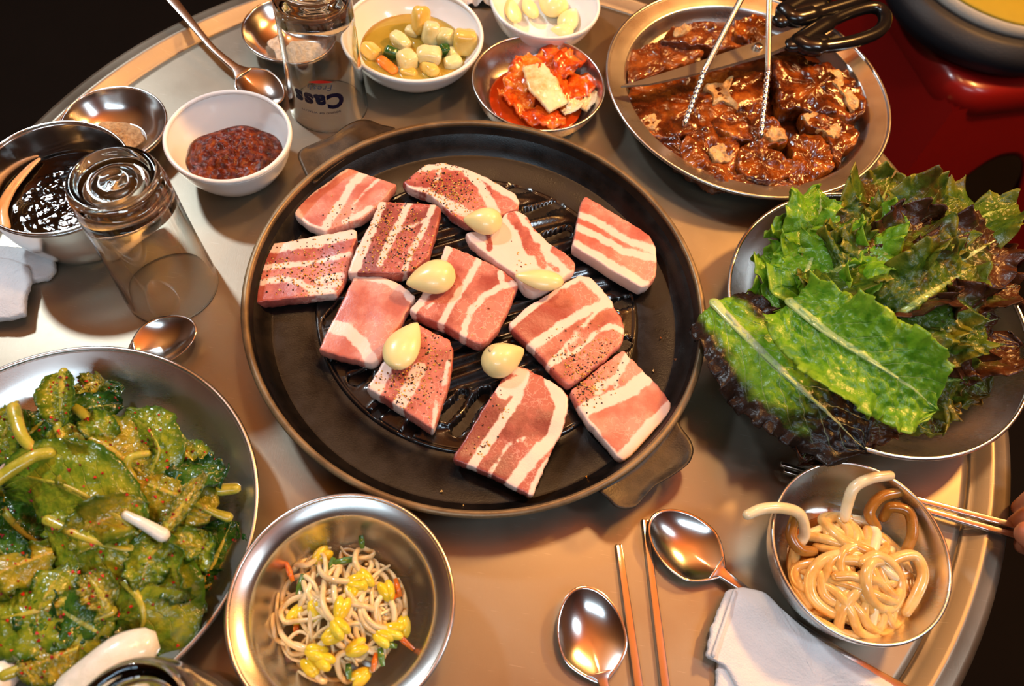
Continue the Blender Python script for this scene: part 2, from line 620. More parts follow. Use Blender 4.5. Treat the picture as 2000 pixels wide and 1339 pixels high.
mottled('kimchi_leaf', [(.28, srgb(140, 28, 3)), (.46, srgb(196, 72, 10)), (.62, srgb(222, 124, 34)), (.8, srgb(234, 180, 96))], 70, .2, .3, .002, .2)
mottled('kimchi_white', [(.3, srgb(216, 160, 92)), (.5, srgb(232, 214, 166)), (.75, srgb(240, 232, 204))], 60, .25, .3, .001, .4)
mottled('kimchi_broth', [(.3, srgb(160, 44, 10)), (.7, srgb(196, 70, 18))], 40, .06, .1, .001, .8)
mottled('sprout_stem', [(.3, srgb(206, 176, 116)), (.55, srgb(228, 208, 160)), (.8, srgb(236, 222, 184))], 60, .25, .1, .001, .4, .2)
mottled('sprout_bean', [(.3, srgb(214, 184, 22)), (.6, srgb(236, 212, 58)), (.8, srgb(206, 206, 70))], 60, .22, .1, .001, .4, .2)
mottled('noodle', [(.3, srgb(206, 150, 70)), (.5, srgb(226, 182, 108)), (.75, srgb(238, 210, 150))], 45, .22, .12, .001, .45, .25)
mottled('noodle_pale', [(.3, srgb(226, 206, 150)), (.7, srgb(240, 230, 196))], 45, .22, .12, .001, .45, .25)
mottled('noodle_brown', [(.3, srgb(140, 92, 30)), (.7, srgb(176, 126, 54))], 45, .22, .12, .001, .45, .25)
mottled('noodle_sauce', [(.3, srgb(150, 84, 24)), (.7, srgb(190, 120, 46))], 45, .1, .1, .001, .6)
mottled('brown_seasoning', [(.3, srgb(150, 108, 62)), (.6, srgb(206, 172, 126)), (.8, srgb(226, 200, 160))], 300, .8, 1.0, .002, 0)
mottled('salt_mix', [(.3, srgb(170, 154, 132)), (.6, srgb(212, 198, 178)), (.8, srgb(230, 220, 204))], 300, .8, 1.0, .002, 0)

# ------------------------------------------------------------------ the room


def structure(name, verts, faces, mat):
    o = mk(name, verts, faces, MATS[mat], smooth=False)
    o['kind'] = 'structure'
    return o


X0, X1, Y0, Y1, ZC = -2.4, 2.6, -1.8, 3.2, 2.5


def slabbox(name, a, b, mat):
    c = [(a[i] + b[i]) / 2 for i in range(3)]; s = [b[i] - a[i] for i in range(3)]
    v, f = box(c, s)
    return structure(name, v, f, mat)


slabbox('floor', (X0, Y0, -.1), (X1, Y1, 0), 'dark_floor')
slabbox('ceiling', (X0, Y0, ZC), (X1, Y1, ZC + .1), 'ceiling_paint')
slabbox('wall_left', (X0 - .1, Y0, 0), (X0, Y1, ZC), 'wall_paint')
slabbox('wall_right', (X1, Y0, 0), (X1 + .1, Y1, ZC), 'wall_paint')
slabbox('wall_back', (X0, Y1, 0), (X1, Y1 + .1, ZC), 'wall_paint')
slabbox('wall_front', (X0, Y0 - .1, 0), (X1, Y0, ZC), 'wall_paint')

# ------------------------------------------------------------------ the table
TC = Vector((-0.025, 0.302, T))
RT = 0.397
tb = thing('dining_table', 'round brushed steel barbecue table with raised rim under all the dishes', 'table', (TC.x, TC.y, 0))
mk('table_top', *lathe([(0, -.004), (.1, 0), (.362, 0), (.366, .0005), (.3675, -.030), (0, -.032)], 160, TC), MATS['brushed_table_steel'], tb)
fixn(tb.children[0])
MB().add(lathe([(.3672, .0002), (.3690, .0008), (.3720, .0026), (.3785, .0070), (.3802, .0078), (.3820, .0078), (.3836, .0068), (.3900, .0064), (.3940, .0050), (.3965, .0020),
                (RT, -.004), (RT - .002, -.012), (.390, -.014), (.3672, -.012), (.3672, .0002)], 160, TC)).build('table_rim', MATS['brushed_table_steel'], tb)
MB().add(lathe([(.13, -T), (.13, -.62), (.05, -.60), (.05, -.12), (.16, -.10), (.16, -.031)], 64, TC)).build('pedestal', MATS['dull_steel'], tb)

# ------------------------------------------------------------------ the grill pan
ZR = 0.035
PC = Vector((-0.0642 * (CAMH - ZR), 0.6416 * (CAMH - ZR), T))
RP = 0.3598 * (CAMH - ZR)
GR = 0.1185                                # grill disc radius
GC = Vector((-0.0617 * (CAMH - .012), 0.6123 * (CAMH - .012) + .004, T))


def dome(x, y):
    r = math.hypot(x - GC.x, y - GC.y)
    return .0115 + .0075 * max(0.0, 1 - (r / GR) ** 2)


pan = thing('grill_pan', 'round black cast iron grill pan with two lug handles holding pork', 'pan', PC)
MB().add(lathe([(0, .001), (.128, .001), (.142, .004), (.152, .014), (RP - .004, ZR - .004), (RP - .001, ZR - .003), (RP - .003, ZR - .002),
                (RP - .0055, ZR - .004), (.1545, .0135), (.151, .0105), (.146, .0092), (GR + .004, .0088), (GR + .0015, .0072), (GR - .004, .0070), (0, .0065)], 160, PC)).build('pan_body', MATS['pan_iron'], pan)
MB().add(lathe([(RP - .0052, ZR - .0035), (RP - .0045, ZR - .0003), (RP - .003, ZR), (RP - .001, ZR - .0004), (RP, ZR - .002), (RP - .001, ZR - .0045), (RP - .0052, ZR - .0035)], 160, PC)).build('pan_rim', MATS['rim_iron'], pan)


def pan_handle(pts):
    v, f = [], []
    o = resample(pts, 90, 2)
    rows = []
    c = sum(o, Vector()) / len(o)
    for k, z in ((.97, .0235), (1.0, .025), (1.0, .029), (.985, .0305), (.93, .0308), (.86, .0296), (.4, .0296)):
        row = []
        for q in o:
            p = c + (q - c) * k
            row.append(len(v)); v.append(P(p.x, p.y, z))
        rows.append(row)
    n = len(o)
    for A, B in zip(rows, rows[1:]):
        for i in range(n): f.append((A[i], A[(i + 1) % n], B[(i + 1) % n], B[i]))
    f.append(tuple(rows[-1])); f.append(tuple(reversed(rows[0])))
    return MB().add((v, f)).build('handle', MATS['handle_iron'], pan)


pan_handle([(598, 346), (586, 318), (579, 303), (587, 291), (649, 265), (672, 247), (690, 237), (709, 232), (727, 235), (742, 243), (775, 249), (760, 268), (690, 300), (640, 335), (612, 362)])
pan_handle(C(860, 620, 3.267, [(1515, 640), (1530, 690), (1600, 780), (1622, 850), (1592, 930), (1480, 1012), (1370, 1072), (1300, 1150), (1240, 1218), (1170, 1226), (1110, 1210), (1060, 1150), (995, 1108), (1060, 1060), (1230, 950), (1400, 780)]))

# grill disc: a low dome with ridges and drip slots, as one relief
slots = []                                  # (centre xy, direction, half length) in grill space
for a, b in (((1000, 432), (1062, 412)), ((1003, 366), (1036, 360)), ((1028, 412), (1096, 391)), ((1066, 462), (1108, 447)), ((1204, 592), (1234, 580)), ((1213, 672), (1226, 664)),
             ((640, 622), (668, 590)), ((690, 736), (716, 722)), ((735, 800), (765, 772)), ((893, 838), (948, 766)), ((870, 812), (905, 768)), ((985, 855), (1010, 820)), ((1060, 880), (1100, 850)),
             ((1000, 350), (1025, 342)), ((650, 690), (668, 672)), ((780, 855), (812, 822)), ((1090, 505), (1125, 490)), ((1180, 800), (1205, 785))):
    A, B = P(*a, .013), P(*b, .013)
    slots.append(((A + B) / 2, (B - A).normalized(), (B - A).length / 2))


def grill_h(x, y):
    r = math.hypot(x - GC.x, y - GC.y)
    z = dome(x, y) - .003
    ang = math.radians(32)
    ca, sa = math.cos(ang), math.sin(ang)
    t = -(x - GC.x) * sa + (y - GC.y) * ca
    z += .0018 * math.cos(2 * PI * t / .0135) * min(1, max(0, (GR - .010 - r) / .008))
    for c, d, h in slots:
        q = Vector((x - c.x, y - c.y, 0)); al = q.dot(Vector((d.x, d.y, 0)))
        pe = abs(q.x * -d.y + q.y * d.x)
        e = max(abs(al) - h, 0); dd = math.hypot(e, pe)
        if dd < .0062:
            z += .0012 * max(0, 1 - abs(dd - .0048) / .0016)
            z -= .0075 * max(0, min(1, (.0042 - dd) / .0014))
    return z


n_r, n_a = 84, 300
gv, gf = [Vector((GC.x, GC.y, T + grill_h(GC.x, GC.y)))], []
for i in range(1, n_r + 1):
    r = GR * i / n_r
    for j in range(n_a):
        a = 2 * PI * j / n_a
        x, y = GC.x + r * math.cos(a), GC.y + r * math.sin(a)
        z = grill_h(x, y)
        if i > n_r - 2: z = .0105 if i == n_r - 1 else .0072
        gv.append(Vector((x, y, T + z)))
for j in range(n_a): gf.append((0, 1 + j, 1 + (j + 1) % n_a))
for i in range(n_r - 1):
    for j in range(n_a):
        a, b = 1 + i * n_a + j, 1 + i * n_a + (j + 1) % n_a
        gf.append((a, a + n_a, b + n_a, b))
mk('grill_plate', gv, gf, MATS['grill_iron'], pan)

def crumbs(name, spots, mat, parent, size=.0012, seed=0):
    """tiny grains at given points, joined"""
    r = random.Random(seed)
    m = MB()
    for p in spots:
        s = size * r.uniform(.5, 1.25)
        q = [Vector((r.uniform(-1, 1), r.uniform(-1, 1), r.uniform(-1, 1))).normalized() for _ in range(1)][0]
        M = q.to_track_quat('Z', 'Y').to_matrix()
        v = [M @ Vector(w) * s + p for w in ((1, 0, 0), (-.4, .8, 0), (-.5, -.7, 0), (0, 0, .8), (0, 0, -.6))]
        m.add((v, [(0, 1, 3), (1, 2, 3), (2, 0, 3), (1, 0, 4), (2, 1, 4), (0, 2, 4)]))
    o = mk(name, m.v, m.f, MATS[mat], parent, smooth=False)
    o['kind'] = 'stuff'
    return o


sp = [P(x, y, .0105) for x, y in ((916, 296), (1040, 300), (1047, 314), (853, 294), (1145, 930), (905, 990), (1192, 915), (863, 959), (1317, 556), (1290, 660), (1320, 702), (1276, 723), (995, 992))]
crumbs('pepper_crumbs', sp, 'pepper_and_spice', pan, .0022, 5)

# ------------------------------------------------------------------ pork slices
A1, A2, A3, A4 = (440, 220, 3.348), (880, 280, 3.348), (580, 500, 3.348), (860, 620, 3.267)
PORK = 'raw pork belly slices on the grill'


def pork(label, crop, poly, bands, mat, th=.0085, dz=0.0, inverse=False, spice=(), seed=0, conf=.8):
    poly = C(*crop, poly)
    k = crop[2]; th *= 1.2
    bands = [(C(*crop, l), w / k) for l, w in bands]
    cx = sum(p[0] for p in poly) / len(poly); cy = sum(p[1] for p in poly) / len(poly)
    c0 = P(cx, cy, .022)
    zt = dome(c0.x, c0.y) + .0008 + th + dz

    def zf(w):
        return conf * (dome(w.x, w.y) - dome(c0.x, c0.y))
    v, f, fat = slab(poly, zt, th, zf, n=110, amp=.0010, rough=55, it=1, jag=.03, seed=seed, bands=bands, inverse=inverse, edge_drop=.10, side=.985)
    loc = P(cx, cy, zt - th)
    t = thing('pork_slice', label, 'pork', loc, PORK)
    o = fixn(mk('meat', v, f, MATS[mat], t, attrs={'fat': fat}))
    if spice:
        r = random.Random(seed + 40)
        pts = []
        o2 = resample(poly, 60)
        def inside(x, y):
            ins = False
            for i in range(60):
                a, b = o2[i - 1], o2[i]
                if (a.y > y) != (b.y > y) and x < (b.x - a.x) * (y - a.y) / (b.y - a.y) + a.x: ins = not ins
            return ins
        for sx, sy, sr, cnt in spice:
            (sx, sy), = C(*crop, [(sx, sy)])
            for _ in range(int(cnt * 1.25)):
                x, y = sx + r.gauss(0, sr / k), sy + r.gauss(0, sr / k)
                if inside(x, y):
                    w = P(x, y, zt); w.z += zf(w) + .0002 + .0010 * noise.noise(Vector((w.x * 55, w.y * 55, seed * 3.1)))
                    pts.append(w)
        if pts: crumbs('seasoning', pts, 'pepper_and_spice', t, .00095, seed)
    return t


pork('raw pork slice with a broad white stripe, at the upper left pan wall', A1,
     [(445, 640), (470, 590), (640, 470), (800, 355), (960, 410), (1120, 470), (1060, 545), (970, 640), (900, 690), (650, 775), (540, 730), (455, 670)],
     [([(640, 770), (700, 670), (760, 590), (830, 470), (900, 395)], 27), ([(820, 690), (850, 590), (930, 500), (1010, 430)], 8), ([(780, 710), (860, 680), (950, 620)], 18),
      ([(450, 640), (540, 740), (640, 780)], 22), ([(460, 600), (640, 475), (800, 360)], 10)], 'pork_pale', spice=[(760, 700, 60, 40)], seed=1)
pork('raw pork slice with a white fat top edge, nearest the left pan wall', A1,
     [(285, 850), (400, 840), (600, 800), (850, 760), (865, 810), (815, 980), (785, 1090), (730, 1190), (640, 1190), (190, 1240), (240, 1020), (265, 930)],
     [([(280, 880), (560, 840), (860, 785)], 42), ([(250, 1010), (500, 985), (810, 935)], 15), ([(240, 1110), (400, 1082), (500, 1120), (580, 1165), (740, 1120)], 20), ([(600, 1100), (760, 1075)], 22), ([(560, 1170), (700, 1175)], 22)],
     'pork_rosy', spice=[(600, 1020, 130, 230), (350, 1050, 70, 60), (650, 1120, 80, 60)], seed=2)
pork('peppered dark red pork slice between the two leftmost slices and the garlic', A1,
     [(1005, 562), (1180, 580), (1370, 600), (1410, 625), (1395, 720), (1330, 950), (1220, 1045), (1100, 1055), (800, 1040), (820, 960), (900, 800), (960, 690), (990, 600)],
     [([(1000, 560), (940, 730), (870, 900), (800, 1040)], 56), ([(1200, 585), (1150, 700), (1080, 830), (1010, 985)], 23), ([(1365, 600), (1310, 740), (1220, 900), (1170, 1040)], 17), ([(1100, 775), (1210, 742), (1310, 710)], 10)],
     'pork_dark', th=.0105, dz=.0025, spice=[(1080, 680, 110, 150), (1150, 850, 120, 190), (1000, 900, 80, 60), (1200, 1010, 50, 40)], seed=3)
pork('curved raw pork slice heavily peppered, topmost in the pan', (600, 0, 2.849),
     [(530, 1005), (650, 908), (740, 888), (860, 915), (1000, 980), (1150, 1070), (1185, 1120), (1170, 1165), (1090, 1190), (1000, 1250), (880, 1250), (800, 1200), (740, 1130), (690, 1085), (590, 1050)],
     [([(640, 915), (740, 885), (870, 915), (1010, 985), (1190, 1110)], 34), ([(900, 950), (970, 1040), (1050, 1190)], 26), ([(530, 1030), (680, 1058), (720, 1000), (740, 920)], 12), ([(690, 1080), (830, 1165), (920, 1210)], 26)],
     'pork_rosy', spice=[(700, 1010, 70, 120), (850, 1110, 60, 180), (740, 1060, 60, 90), (840, 960, 70, 40)], seed=4)
pork('mostly fat pork slice with red marbling, between two garlic cloves', A2,
     [(95, 585), (130, 640), (300, 780), (420, 860), (480, 945), (540, 985), (620, 950), (740, 880), (820, 815), (815, 765), (740, 700), (650, 650), (540, 540), (500, 460), (430, 425), (350, 450), (300, 570), (160, 570)],
     [([(400, 470), (440, 530)], 30), ([(480, 570), (500, 640), (520, 700)], 38), ([(560, 680), (600, 790)], 28), ([(245, 600), (255, 690)], 20), ([(690, 690), (800, 790)], 34), ([(640, 780), (700, 830)], 12), ([(500, 480), (560, 560)], 12)],
     'pork_rosy', th=.0095, dz=.002, inverse=True, spice=[(440, 770, 60, 12)], seed=5)
pork('raw pork slice with thin parallel stripes, alone by the right pan wall', A2,
     [(875, 338), (990, 400), (1250, 555), (1310, 610), (1352, 690), (1350, 850), (1310, 915), (1250, 935), (1150, 885), (1080, 850), (900, 740), (795, 680), (805, 620), (825, 520), (848, 400)],
     [([(840, 470), (980, 520), (1170, 640), (1350, 700)], 24), ([(820, 550), (960, 610), (1120, 700), (1350, 750)], 24), ([(780, 680), (1000, 790), (1270, 940)], 48)],
     'pork_pale', th=.0105, seed=6)
pork('lean pork slice with a wide curved band of fat, unpeppered', A3,
     [(385, 102), (480, 110), (640, 165), (740, 230), (778, 270), (735, 340), (690, 430), (600, 550), (545, 670), (490, 700), (400, 675), (135, 600), (190, 480), (240, 390), (330, 210)],
     [([(380, 120), (560, 145), (700, 220), (760, 290)], 30), ([(190, 430), (330, 480), (420, 560), (470, 650), (500, 720)], 42)],
     'pork_pale', seed=7)
pork('large raw pork slice in the pan centre with a garlic clove on its corner', A3,
     [(971, -80), (1050, -55), (1220, 22), (1370, 110), (1455, 175), (1395, 320), (1325, 460), (1245, 555), (1200, 575), (1100, 530), (950, 440), (830, 400), (730, 345), (790, 280), (880, 130), (940, 10)],
     [([(975, -70), (900, 80), (820, 240), (735, 350)], 48), ([(1190, 25), (1110, 170), (1020, 300), (940, 440)], 21), ([(1450, 165), (1340, 195), (1230, 260), (1150, 340), (1100, 440), (1080, 560)], 20), ([(1330, 110), (1350, 190)], 18), ([(850, 330), (900, 300), (960, 330)], 7), ([(880, 240), (960, 200)], 7)],
     'pork_rosy', th=.0105, dz=.001, spice=[(1200, 420, 120, 14)], seed=8)
pork('wide marbled pork slice right of the pan centre with three pale seams', (0, 0, 1),
     [(1134, 534), (1160, 543), (1194, 582), (1215, 615), (1223, 640), (1216, 668), (1180, 702), (1140, 733), (1112, 752), (1085, 730), (1050, 692), (1013, 658), (991, 635), (1030, 600), (1080, 568)],
     [([(990, 635), (1040, 595), (1090, 560), (1134, 535)], 11), ([(1137, 535), (1190, 580)], 12), ([(1030, 685), (1090, 640), (1150, 605), (1205, 583)], 9), ([(1070, 716), (1110, 670), (1150, 625), (1165, 607)], 4.5), ([(1072, 714), (1130, 680), (1170, 643), (1200, 633), (1222, 647)], 4.5)],
     'pork_rosy', spice=[(1130, 715, 22, 130), (1170, 690, 22, 60), (1120, 670, 30, 25)], seed=9)
pork('marbled pork slice with a ragged fat edge, beside the lower right handle', A4,
     [(1165, 205), (1210, 250), (1300, 340), (1390, 430), (1475, 540), (1470, 600), (1420, 660), (1360, 720), (1290, 800), (1220, 880), (1165, 910), (1120, 870), (1040, 775), (940, 665), (880, 575), (825, 475), (990, 340)],
     [([(1330, 370), (1200, 470), (1050, 530), (880, 610)], 46), ([(1200, 240), (1110, 400), (1000, 440), (1000, 520)], 24), ([(1490, 560), (1340, 700), (1160, 900)], 46), ([(900, 620), (1040, 790), (1130, 890)], 18)],
     'pork_pale', spice=[(930, 450, 50, 110), (1050, 370, 60, 50)], seed=10)
pork('longest pork slice with thick white seams, nearest the front pan wall', A4,
     [(480, 315), (560, 340), (740, 430), (815, 490), (815, 600), (775, 730), (710, 850), (640, 1010), (592, 1140), (540, 1110), (330, 1000), (190, 940), (70, 905), (150, 780), (260, 600), (400, 390)],
     [([(440, 330), (540, 370), (480, 540), (400, 650), (300, 800), (190, 960)], 30), ([(400, 480), (480, 440)], 50), ([(700, 400), (780, 560), (720, 760), (600, 880), (500, 1000), (440, 1080)], 44), ([(720, 880), (640, 1000), (580, 1150)], 30), ([(320, 990), (430, 810), (560, 760)], 9)],
     'pork_dark', th=.008, spice=[(240, 820, 40, 25), (330, 600, 60, 25)], seed=11)
pork('small peppered pork slice with frayed red side under a garlic half', A3,
     [(745, 430), (830, 470), (1000, 550), (1025, 600), (1020, 700), (1000, 820), (960, 930), (920, 1050), (893, 1125), (780, 1050), (560, 910), (450, 850), (500, 780), (560, 680), (680, 500)],
     [([(600, 650), (500, 850)], 62), ([(800, 740), (720, 880), (650, 990)], 44), ([(985, 700), (960, 830)], 16), ([(910, 940), (890, 1140)], 13)],
     'pork_rosy', th=.0115, spice=[(700, 820, 110, 230), (860, 660, 60, 70)], seed=12)

# ------------------------------------------------------------------ garlic


def garlic(px, py, z, L, W, ang, label, group, scar=None, half=False, seed=0, roll=0.0, tilt=0.0, hk=.42):
    """clove: L, W in photo pixels; ang = direction of the pointed tip on the photo (degrees, y up)"""
    a = math.radians(ang)
    c = P(px, py, z)
    tip = P(px + math.cos(a) * L / 2, py - math.sin(a) * L / 2, z)
    base = P(px - math.cos(a) * L / 2, py + math.sin(a) * L / 2, z)
    ax = (tip - base); Lm = ax.length; ax.normalize()
    e1 = P(px - math.sin(a) * W / 2, py - math.cos(a) * W / 2, z); e2 = P(px + math.sin(a) * W / 2, py + math.cos(a) * W / 2, z)
    Wm = (e1 - e2).length
    sd = Vector((0, 0, 1)).cross(ax)
    upv = Vector((0, 0, 1))
    nu, nv = 22, 24
    v, f = [], []
    M = Matrix.Rotation(tilt, 3, sd) @ Matrix.Rotation(roll, 3, ax)
    Hm = Wm * hk
    for i in range(nu + 1):
        t = i / nu
        s = math.sin(PI * min(1, t) ** .80) ** .62 if 0 < t < 1 else 0
        w = s * (1 - .30 * t ** 3)
        for j in range(nv):
            b = 2 * PI * j / nv
            x = (t - .5) * Lm
            y = math.cos(b) * w * Wm / 2 + .10 * Wm * math.sin(PI * t) * .5
            zz = math.sin(b) * w * Hm
            if zz < 0: zz *= (.15 if half else .55)
            if math.sin(b) > 0: zz *= 1 - .25 * abs(math.cos(b)) ** 2
            q = ax * x + sd * (y - .04 * Wm) + upv * zz
            v.append(c + M @ q)
    for i in range(nu):
        for j in range(nv):
            k = (j + 1) % nv
            f.append((i * nv + j, i * nv + k, (i + 1) * nv + k, (i + 1) * nv + j))
    t = thing('garlic_clove', label, 'garlic', c, group)
    o = mk('clove', v, f, MATS['garlic_flesh'], t)
    bm = bmesh.new(); bm.from_mesh(o.data); bmesh.ops.remove_doubles(bm, verts=bm.verts, dist=1e-5)
    bmesh.ops.recalc_face_normals(bm, faces=bm.faces); bm.to_mesh(o.data); bm.free()
    if scar:
        q = P(scar[0], scar[1], z + Hm * .72)
        MB().add(blob(q, (.0035, .0028, .0012), (0, .25, .3), seed, .2, 2, 16, 8)).build('root_scar', MATS['garlic_scar'], t)
    return t


GP = 'peeled garlic cloves among the pork'
garlic(943, 432, .038, 78, 50, 178, 'plump garlic clove between the two topmost pork slices', GP, seed=1)
garlic(842, 543, .038, 100, 66, 196, 'shiny garlic clove overlapping the corner of the central pork slice', GP, seed=2, hk=.36)
garlic(1053, 546, .038, 98, 40, 172, 'flat cut garlic wedge on the mostly fat pork slice', GP, half=True, seed=3, hk=.35)
garlic(789, 673, .038, 104, 70, 62, 'halved garlic clove with flat cut face on the small peppered slice', GP, half=True, seed=4, hk=.25)
garlic(983, 700, .030, 90, 68, 28, 'garlic clove showing its brown root scar, lowest in the pan', GP, scar=(962, 682), seed=5, hk=.45)

# ------------------------------------------------------------------ dishes


def at(cx, cy, z): return Vector((cx * (CAMH - z), cy * (CAMH - z), T))


def bezier_prof(pts, m=6): return [(p.x, p.y) for p in spl([Vector((a, b, 0)) for a, b in pts], m)]


def dish(name, label, c, R, zr, inner, outer, mat, lip=.0012, z0=0.0, rim_mat=None):
    """inner / outer: profile points (fraction of R, fraction of height) from the centre outwards"""
    h = zr - z0
    t = thing(name, label, 'plate' if 'plate' in name else 'bowl', (c.x, c.y, T + z0))
    o = bezier_prof([(a * R, z0 + b * h) for a, b in outer])
    i = bezier_prof([(a * R, z0 + b * h) for a, b in inner])
    prof = [(0, o[0][1])] + o + list(reversed(i)) + [(0, i[0][1])]
    MB().add(lathe(prof, 128, (c.x, c.y, T))).build('body', MATS[mat], t)
    q = [(R - lip + lip * math.cos(a), zr - lip * .6 + lip * math.sin(a)) for a in [2 * PI * k / 12 for k in range(13)]]
    MB().add(lathe(q, 128, (c.x, c.y, T))).build('rim', MATS[rim_mat or mat], t)
    return t


STEEL_IN = [(.02, .06), (.5, .06), (.68, .12), (.82, .36), (.92, .70), (.985, .97)]
STEEL_OUT = [(.02, .0), (.55, .0), (.72, .05), (.87, .32), (.955, .68), (.995, .95)]

kc = at(-.0398, 1.1157, .027); KR = .0578
dish('steel_bowl', 'small steel bowl of kimchi between the pan and the garlic dish', kc, KR, .027, STEEL_IN, STEEL_OUT, 'dish_steel', z0=.0005)
uc = at(.5202, .3417, .040); UR = .0565
dish('steel_bowl', 'steel bowl of pale thick noodles at the lower right', uc, UR, .040, STEEL_IN, STEEL_OUT, 'dish_steel', z0=.0015)
sc = at(-.1488, .1505, .045); SR = .0627
dish('steel_bowl', 'wide-rimmed steel bowl of bean sprouts below the pan', sc, SR, .045,
     [(.02, .05), (.4, .06), (.6, .16), (.74, .45), (.80, .78), (.83, .86), (.90, .93), (.985, .985)], [(.02, 0), (.45, .0), (.64, .1), (.79, .42), (.85, .76), (.92, .88), (.995, .95)], 'dish_steel', .0014)
mc = at(.3566, 1.2109, .030); MR = .1278
dish('steel_plate', 'round steel plate of brown marinated pork at the upper right', mc, MR, .030,
     [(.02, .10), (.5, .10), (.76, .13), (.82, .30), (.855, .72), (.885, .82), (.985, .97)], [(.02, 0), (.6, 0), (.79, .03), (.85, .25), (.88, .66), (.91, .76), (.995, .93)], 'dull_steel', .0016, .0075)
lc = at(.5757, .7363, .040); LR = .1125
dish('steel_plate', 'shallow steel plate under the heap of lettuce', lc, LR, .040,
     [(.02, .06), (.4, .07), (.62, .16), (.8, .42), (.92, .76), (.985, .97)], [(.02, 0), (.45, 0), (.66, .10), (.84, .38), (.95, .73), (.995, .94)], 'dish_steel', .0016, .0015)
gc = at(-.5256, .1894, .030); GRR = .1136
dish('steel_plate', 'large steel plate of dressed green salad at the lower left', gc, GRR, .030,
     [(.02, .08), (.4, .08), (.62, .14), (.78, .36), (.88, .68), (.985, .97)], [(.02, 0), (.45, 0), (.66, .05), (.82, .30), (.92, .63), (.995, .93)], 'dull_steel', .0016, .0075)

WIN = [(.02, .12), (.42, .13), (.62, .24), (.80, .52), (.92, .82), (.975, .975)]
WOUT = [(.02, .0), (.40, .0), (.46, .04), (.66, .12), (.86, .45), (.965, .80), (.998, .95)]
pc = at(-.2925, 1.185, .034); PR = .0612
dish('white_bowl', 'white bowl of pickled radish cubes in yellow broth', pc, PR, .034, WIN, WOUT, 'white_melamine', .0018)
wc = at(-.5369, .8548, .040); WR = .0476
dish('white_bowl', 'white bowl of dark red soybean paste left of the pan', wc, WR, .040, WIN, WOUT, 'white_melamine', .0018)
qc = at(-.0596, 1.3448, .034); QR = .0510
dish('white_bowl', 'white dish of peeled garlic cloves at the top edge', qc, QR, .034, WIN, WOUT, 'white_melamine', .0016)
bc = at(-.7682, .7071, .060); BR = .0508
dish('steel_bowl', 'deep steel bowl of black soy sauce at the left edge', bc, BR, .060,
     [(.02, .04), (.5, .04), (.70, .12), (.86, .42), (.94, .72), (.985, .97)], [(.02, .0), (.5, .0), (.70, .06), (.885, .40), (.965, .70), (.995, .95)], 'polished_steel', .001)
ec = at(-.7257, .8336, .022); ER = .0405
DIN = [(.02, .09), (.40, .09), (.50, .12), (.72, .36), (.90, .74), (.985, .97)]
DOUT = [(.02, .0), (.42, .0), (.54, .04), (.76, .30), (.93, .70), (.995, .94)]
dish('steel_dish', 'small steel dish of brown seasoning between soy sauce and red paste', ec, ER, .022, DIN, DOUT, 'polished_steel', .001)
dc = at(-.5168, 1.1325, .020); DR = .0410
dish('steel_dish', 'small steel dish of pale salt mix behind the printed glass', dc, DR, .020, DIN, DOUT, 'polished_steel', .001)


def fill(name, label, cat, c, r, z, mat, amp=0.0, freq=60, dome_h=0.0, seed=0, off=(0, 0), thick=.004, ellipse=(1, 1), ang=0, n=72, rings=26, edge=.0):
    """a liquid or heap filling a dish: a closed lens with a shaped top"""
    ca, sa = math.cos(ang), math.sin(ang)
    v, f = [], []
    cx, cy = c.x + off[0], c.y + off[1]
    rows = []
    for i in range(rings + 1):
        s = i / rings
        row = []
        for j in range(n if i else 1):
            a = 2 * PI * j / n
            k = 1 + (edge * noise.noise(Vector((math.cos(a) * 1.6, math.sin(a) * 1.6, seed))) if edge else 0)
            lx, ly = math.cos(a) * r * s * ellipse[0] * k, math.sin(a) * r * s * ellipse[1] * k
            x, y = cx + lx * ca - ly * sa, cy + lx * sa + ly * ca
            zz = z + dome_h * (1 - s * s)
            if amp:
                q = Vector((x * freq, y * freq, seed))
                zz += amp * (noise.noise(q) + .6 * noise.noise(q * 2.3) + .35 * noise.noise(q * 5.1)) * (1 - s ** 6)
            row.append(len(v)); v.append(Vector((x, y, T + zz)))
        rows.append(row)
    for A, B in zip(rows, rows[1:]):
        for j in range(n):
            k = (j + 1) % n
            if len(A) == 1: f.append((A[0], B[j], B[k]))
            else: f.append((A[j], B[j], B[k], A[k]))
    b = len(v); v.append(Vector((cx, cy, T + z - thick)))
    for j in range(n): f.append((rows[-1][(j + 1) % n], rows[-1][j], b))
    o = mk(name, v, f, MATS[mat])
    return tag(o, label, cat)


fill('soybean_paste', 'dark red soybean paste heaped in the white bowl', 'sauce', wc, .0340, .0195, 'ssamjang_paste', .0030, 150, .0065, 3, (.002, -.0035), .010, (1.08, .95), .3, 96, 40, .12)
fill('soy_sauce', 'glossy black soy sauce filling the deep steel bowl', 'sauce', bc, .0447, .034, 'black_soy_sauce', .0004, 190, 0, 4, (0, 0), .02, n=96, rings=40)
fill('brown_seasoning', 'brown seasoning powder in the small steel dish', 'seasoning', ec, .0205, .0066, 'brown_seasoning', .0026, 260, .006, 5, (-.004, -.003), .003, (1.1, .85), .2, 64, 26, .3)
fill('salt_mix', 'pale salt mix heaped in the small steel dish', 'seasoning', dc, .024, .0055, 'salt_mix', .0016, 200, .005, 6, (.006, -.004), .003, (1.05, .85), .2, 64, 26, .25)
fill('pickle_broth', 'yellow pickling broth in the white bowl', 'broth', pc, .0475, .0155, 'pickle_broth', .0002, 40, 0, 7, (0, 0), .011)
fill('kimchi_broth', 'red kimchi juice pooled in the steel bowl', 'broth', kc, .0415, .0075, 'kimchi_broth', .0002, 40, 0, 8, (0, -.002), .0045)
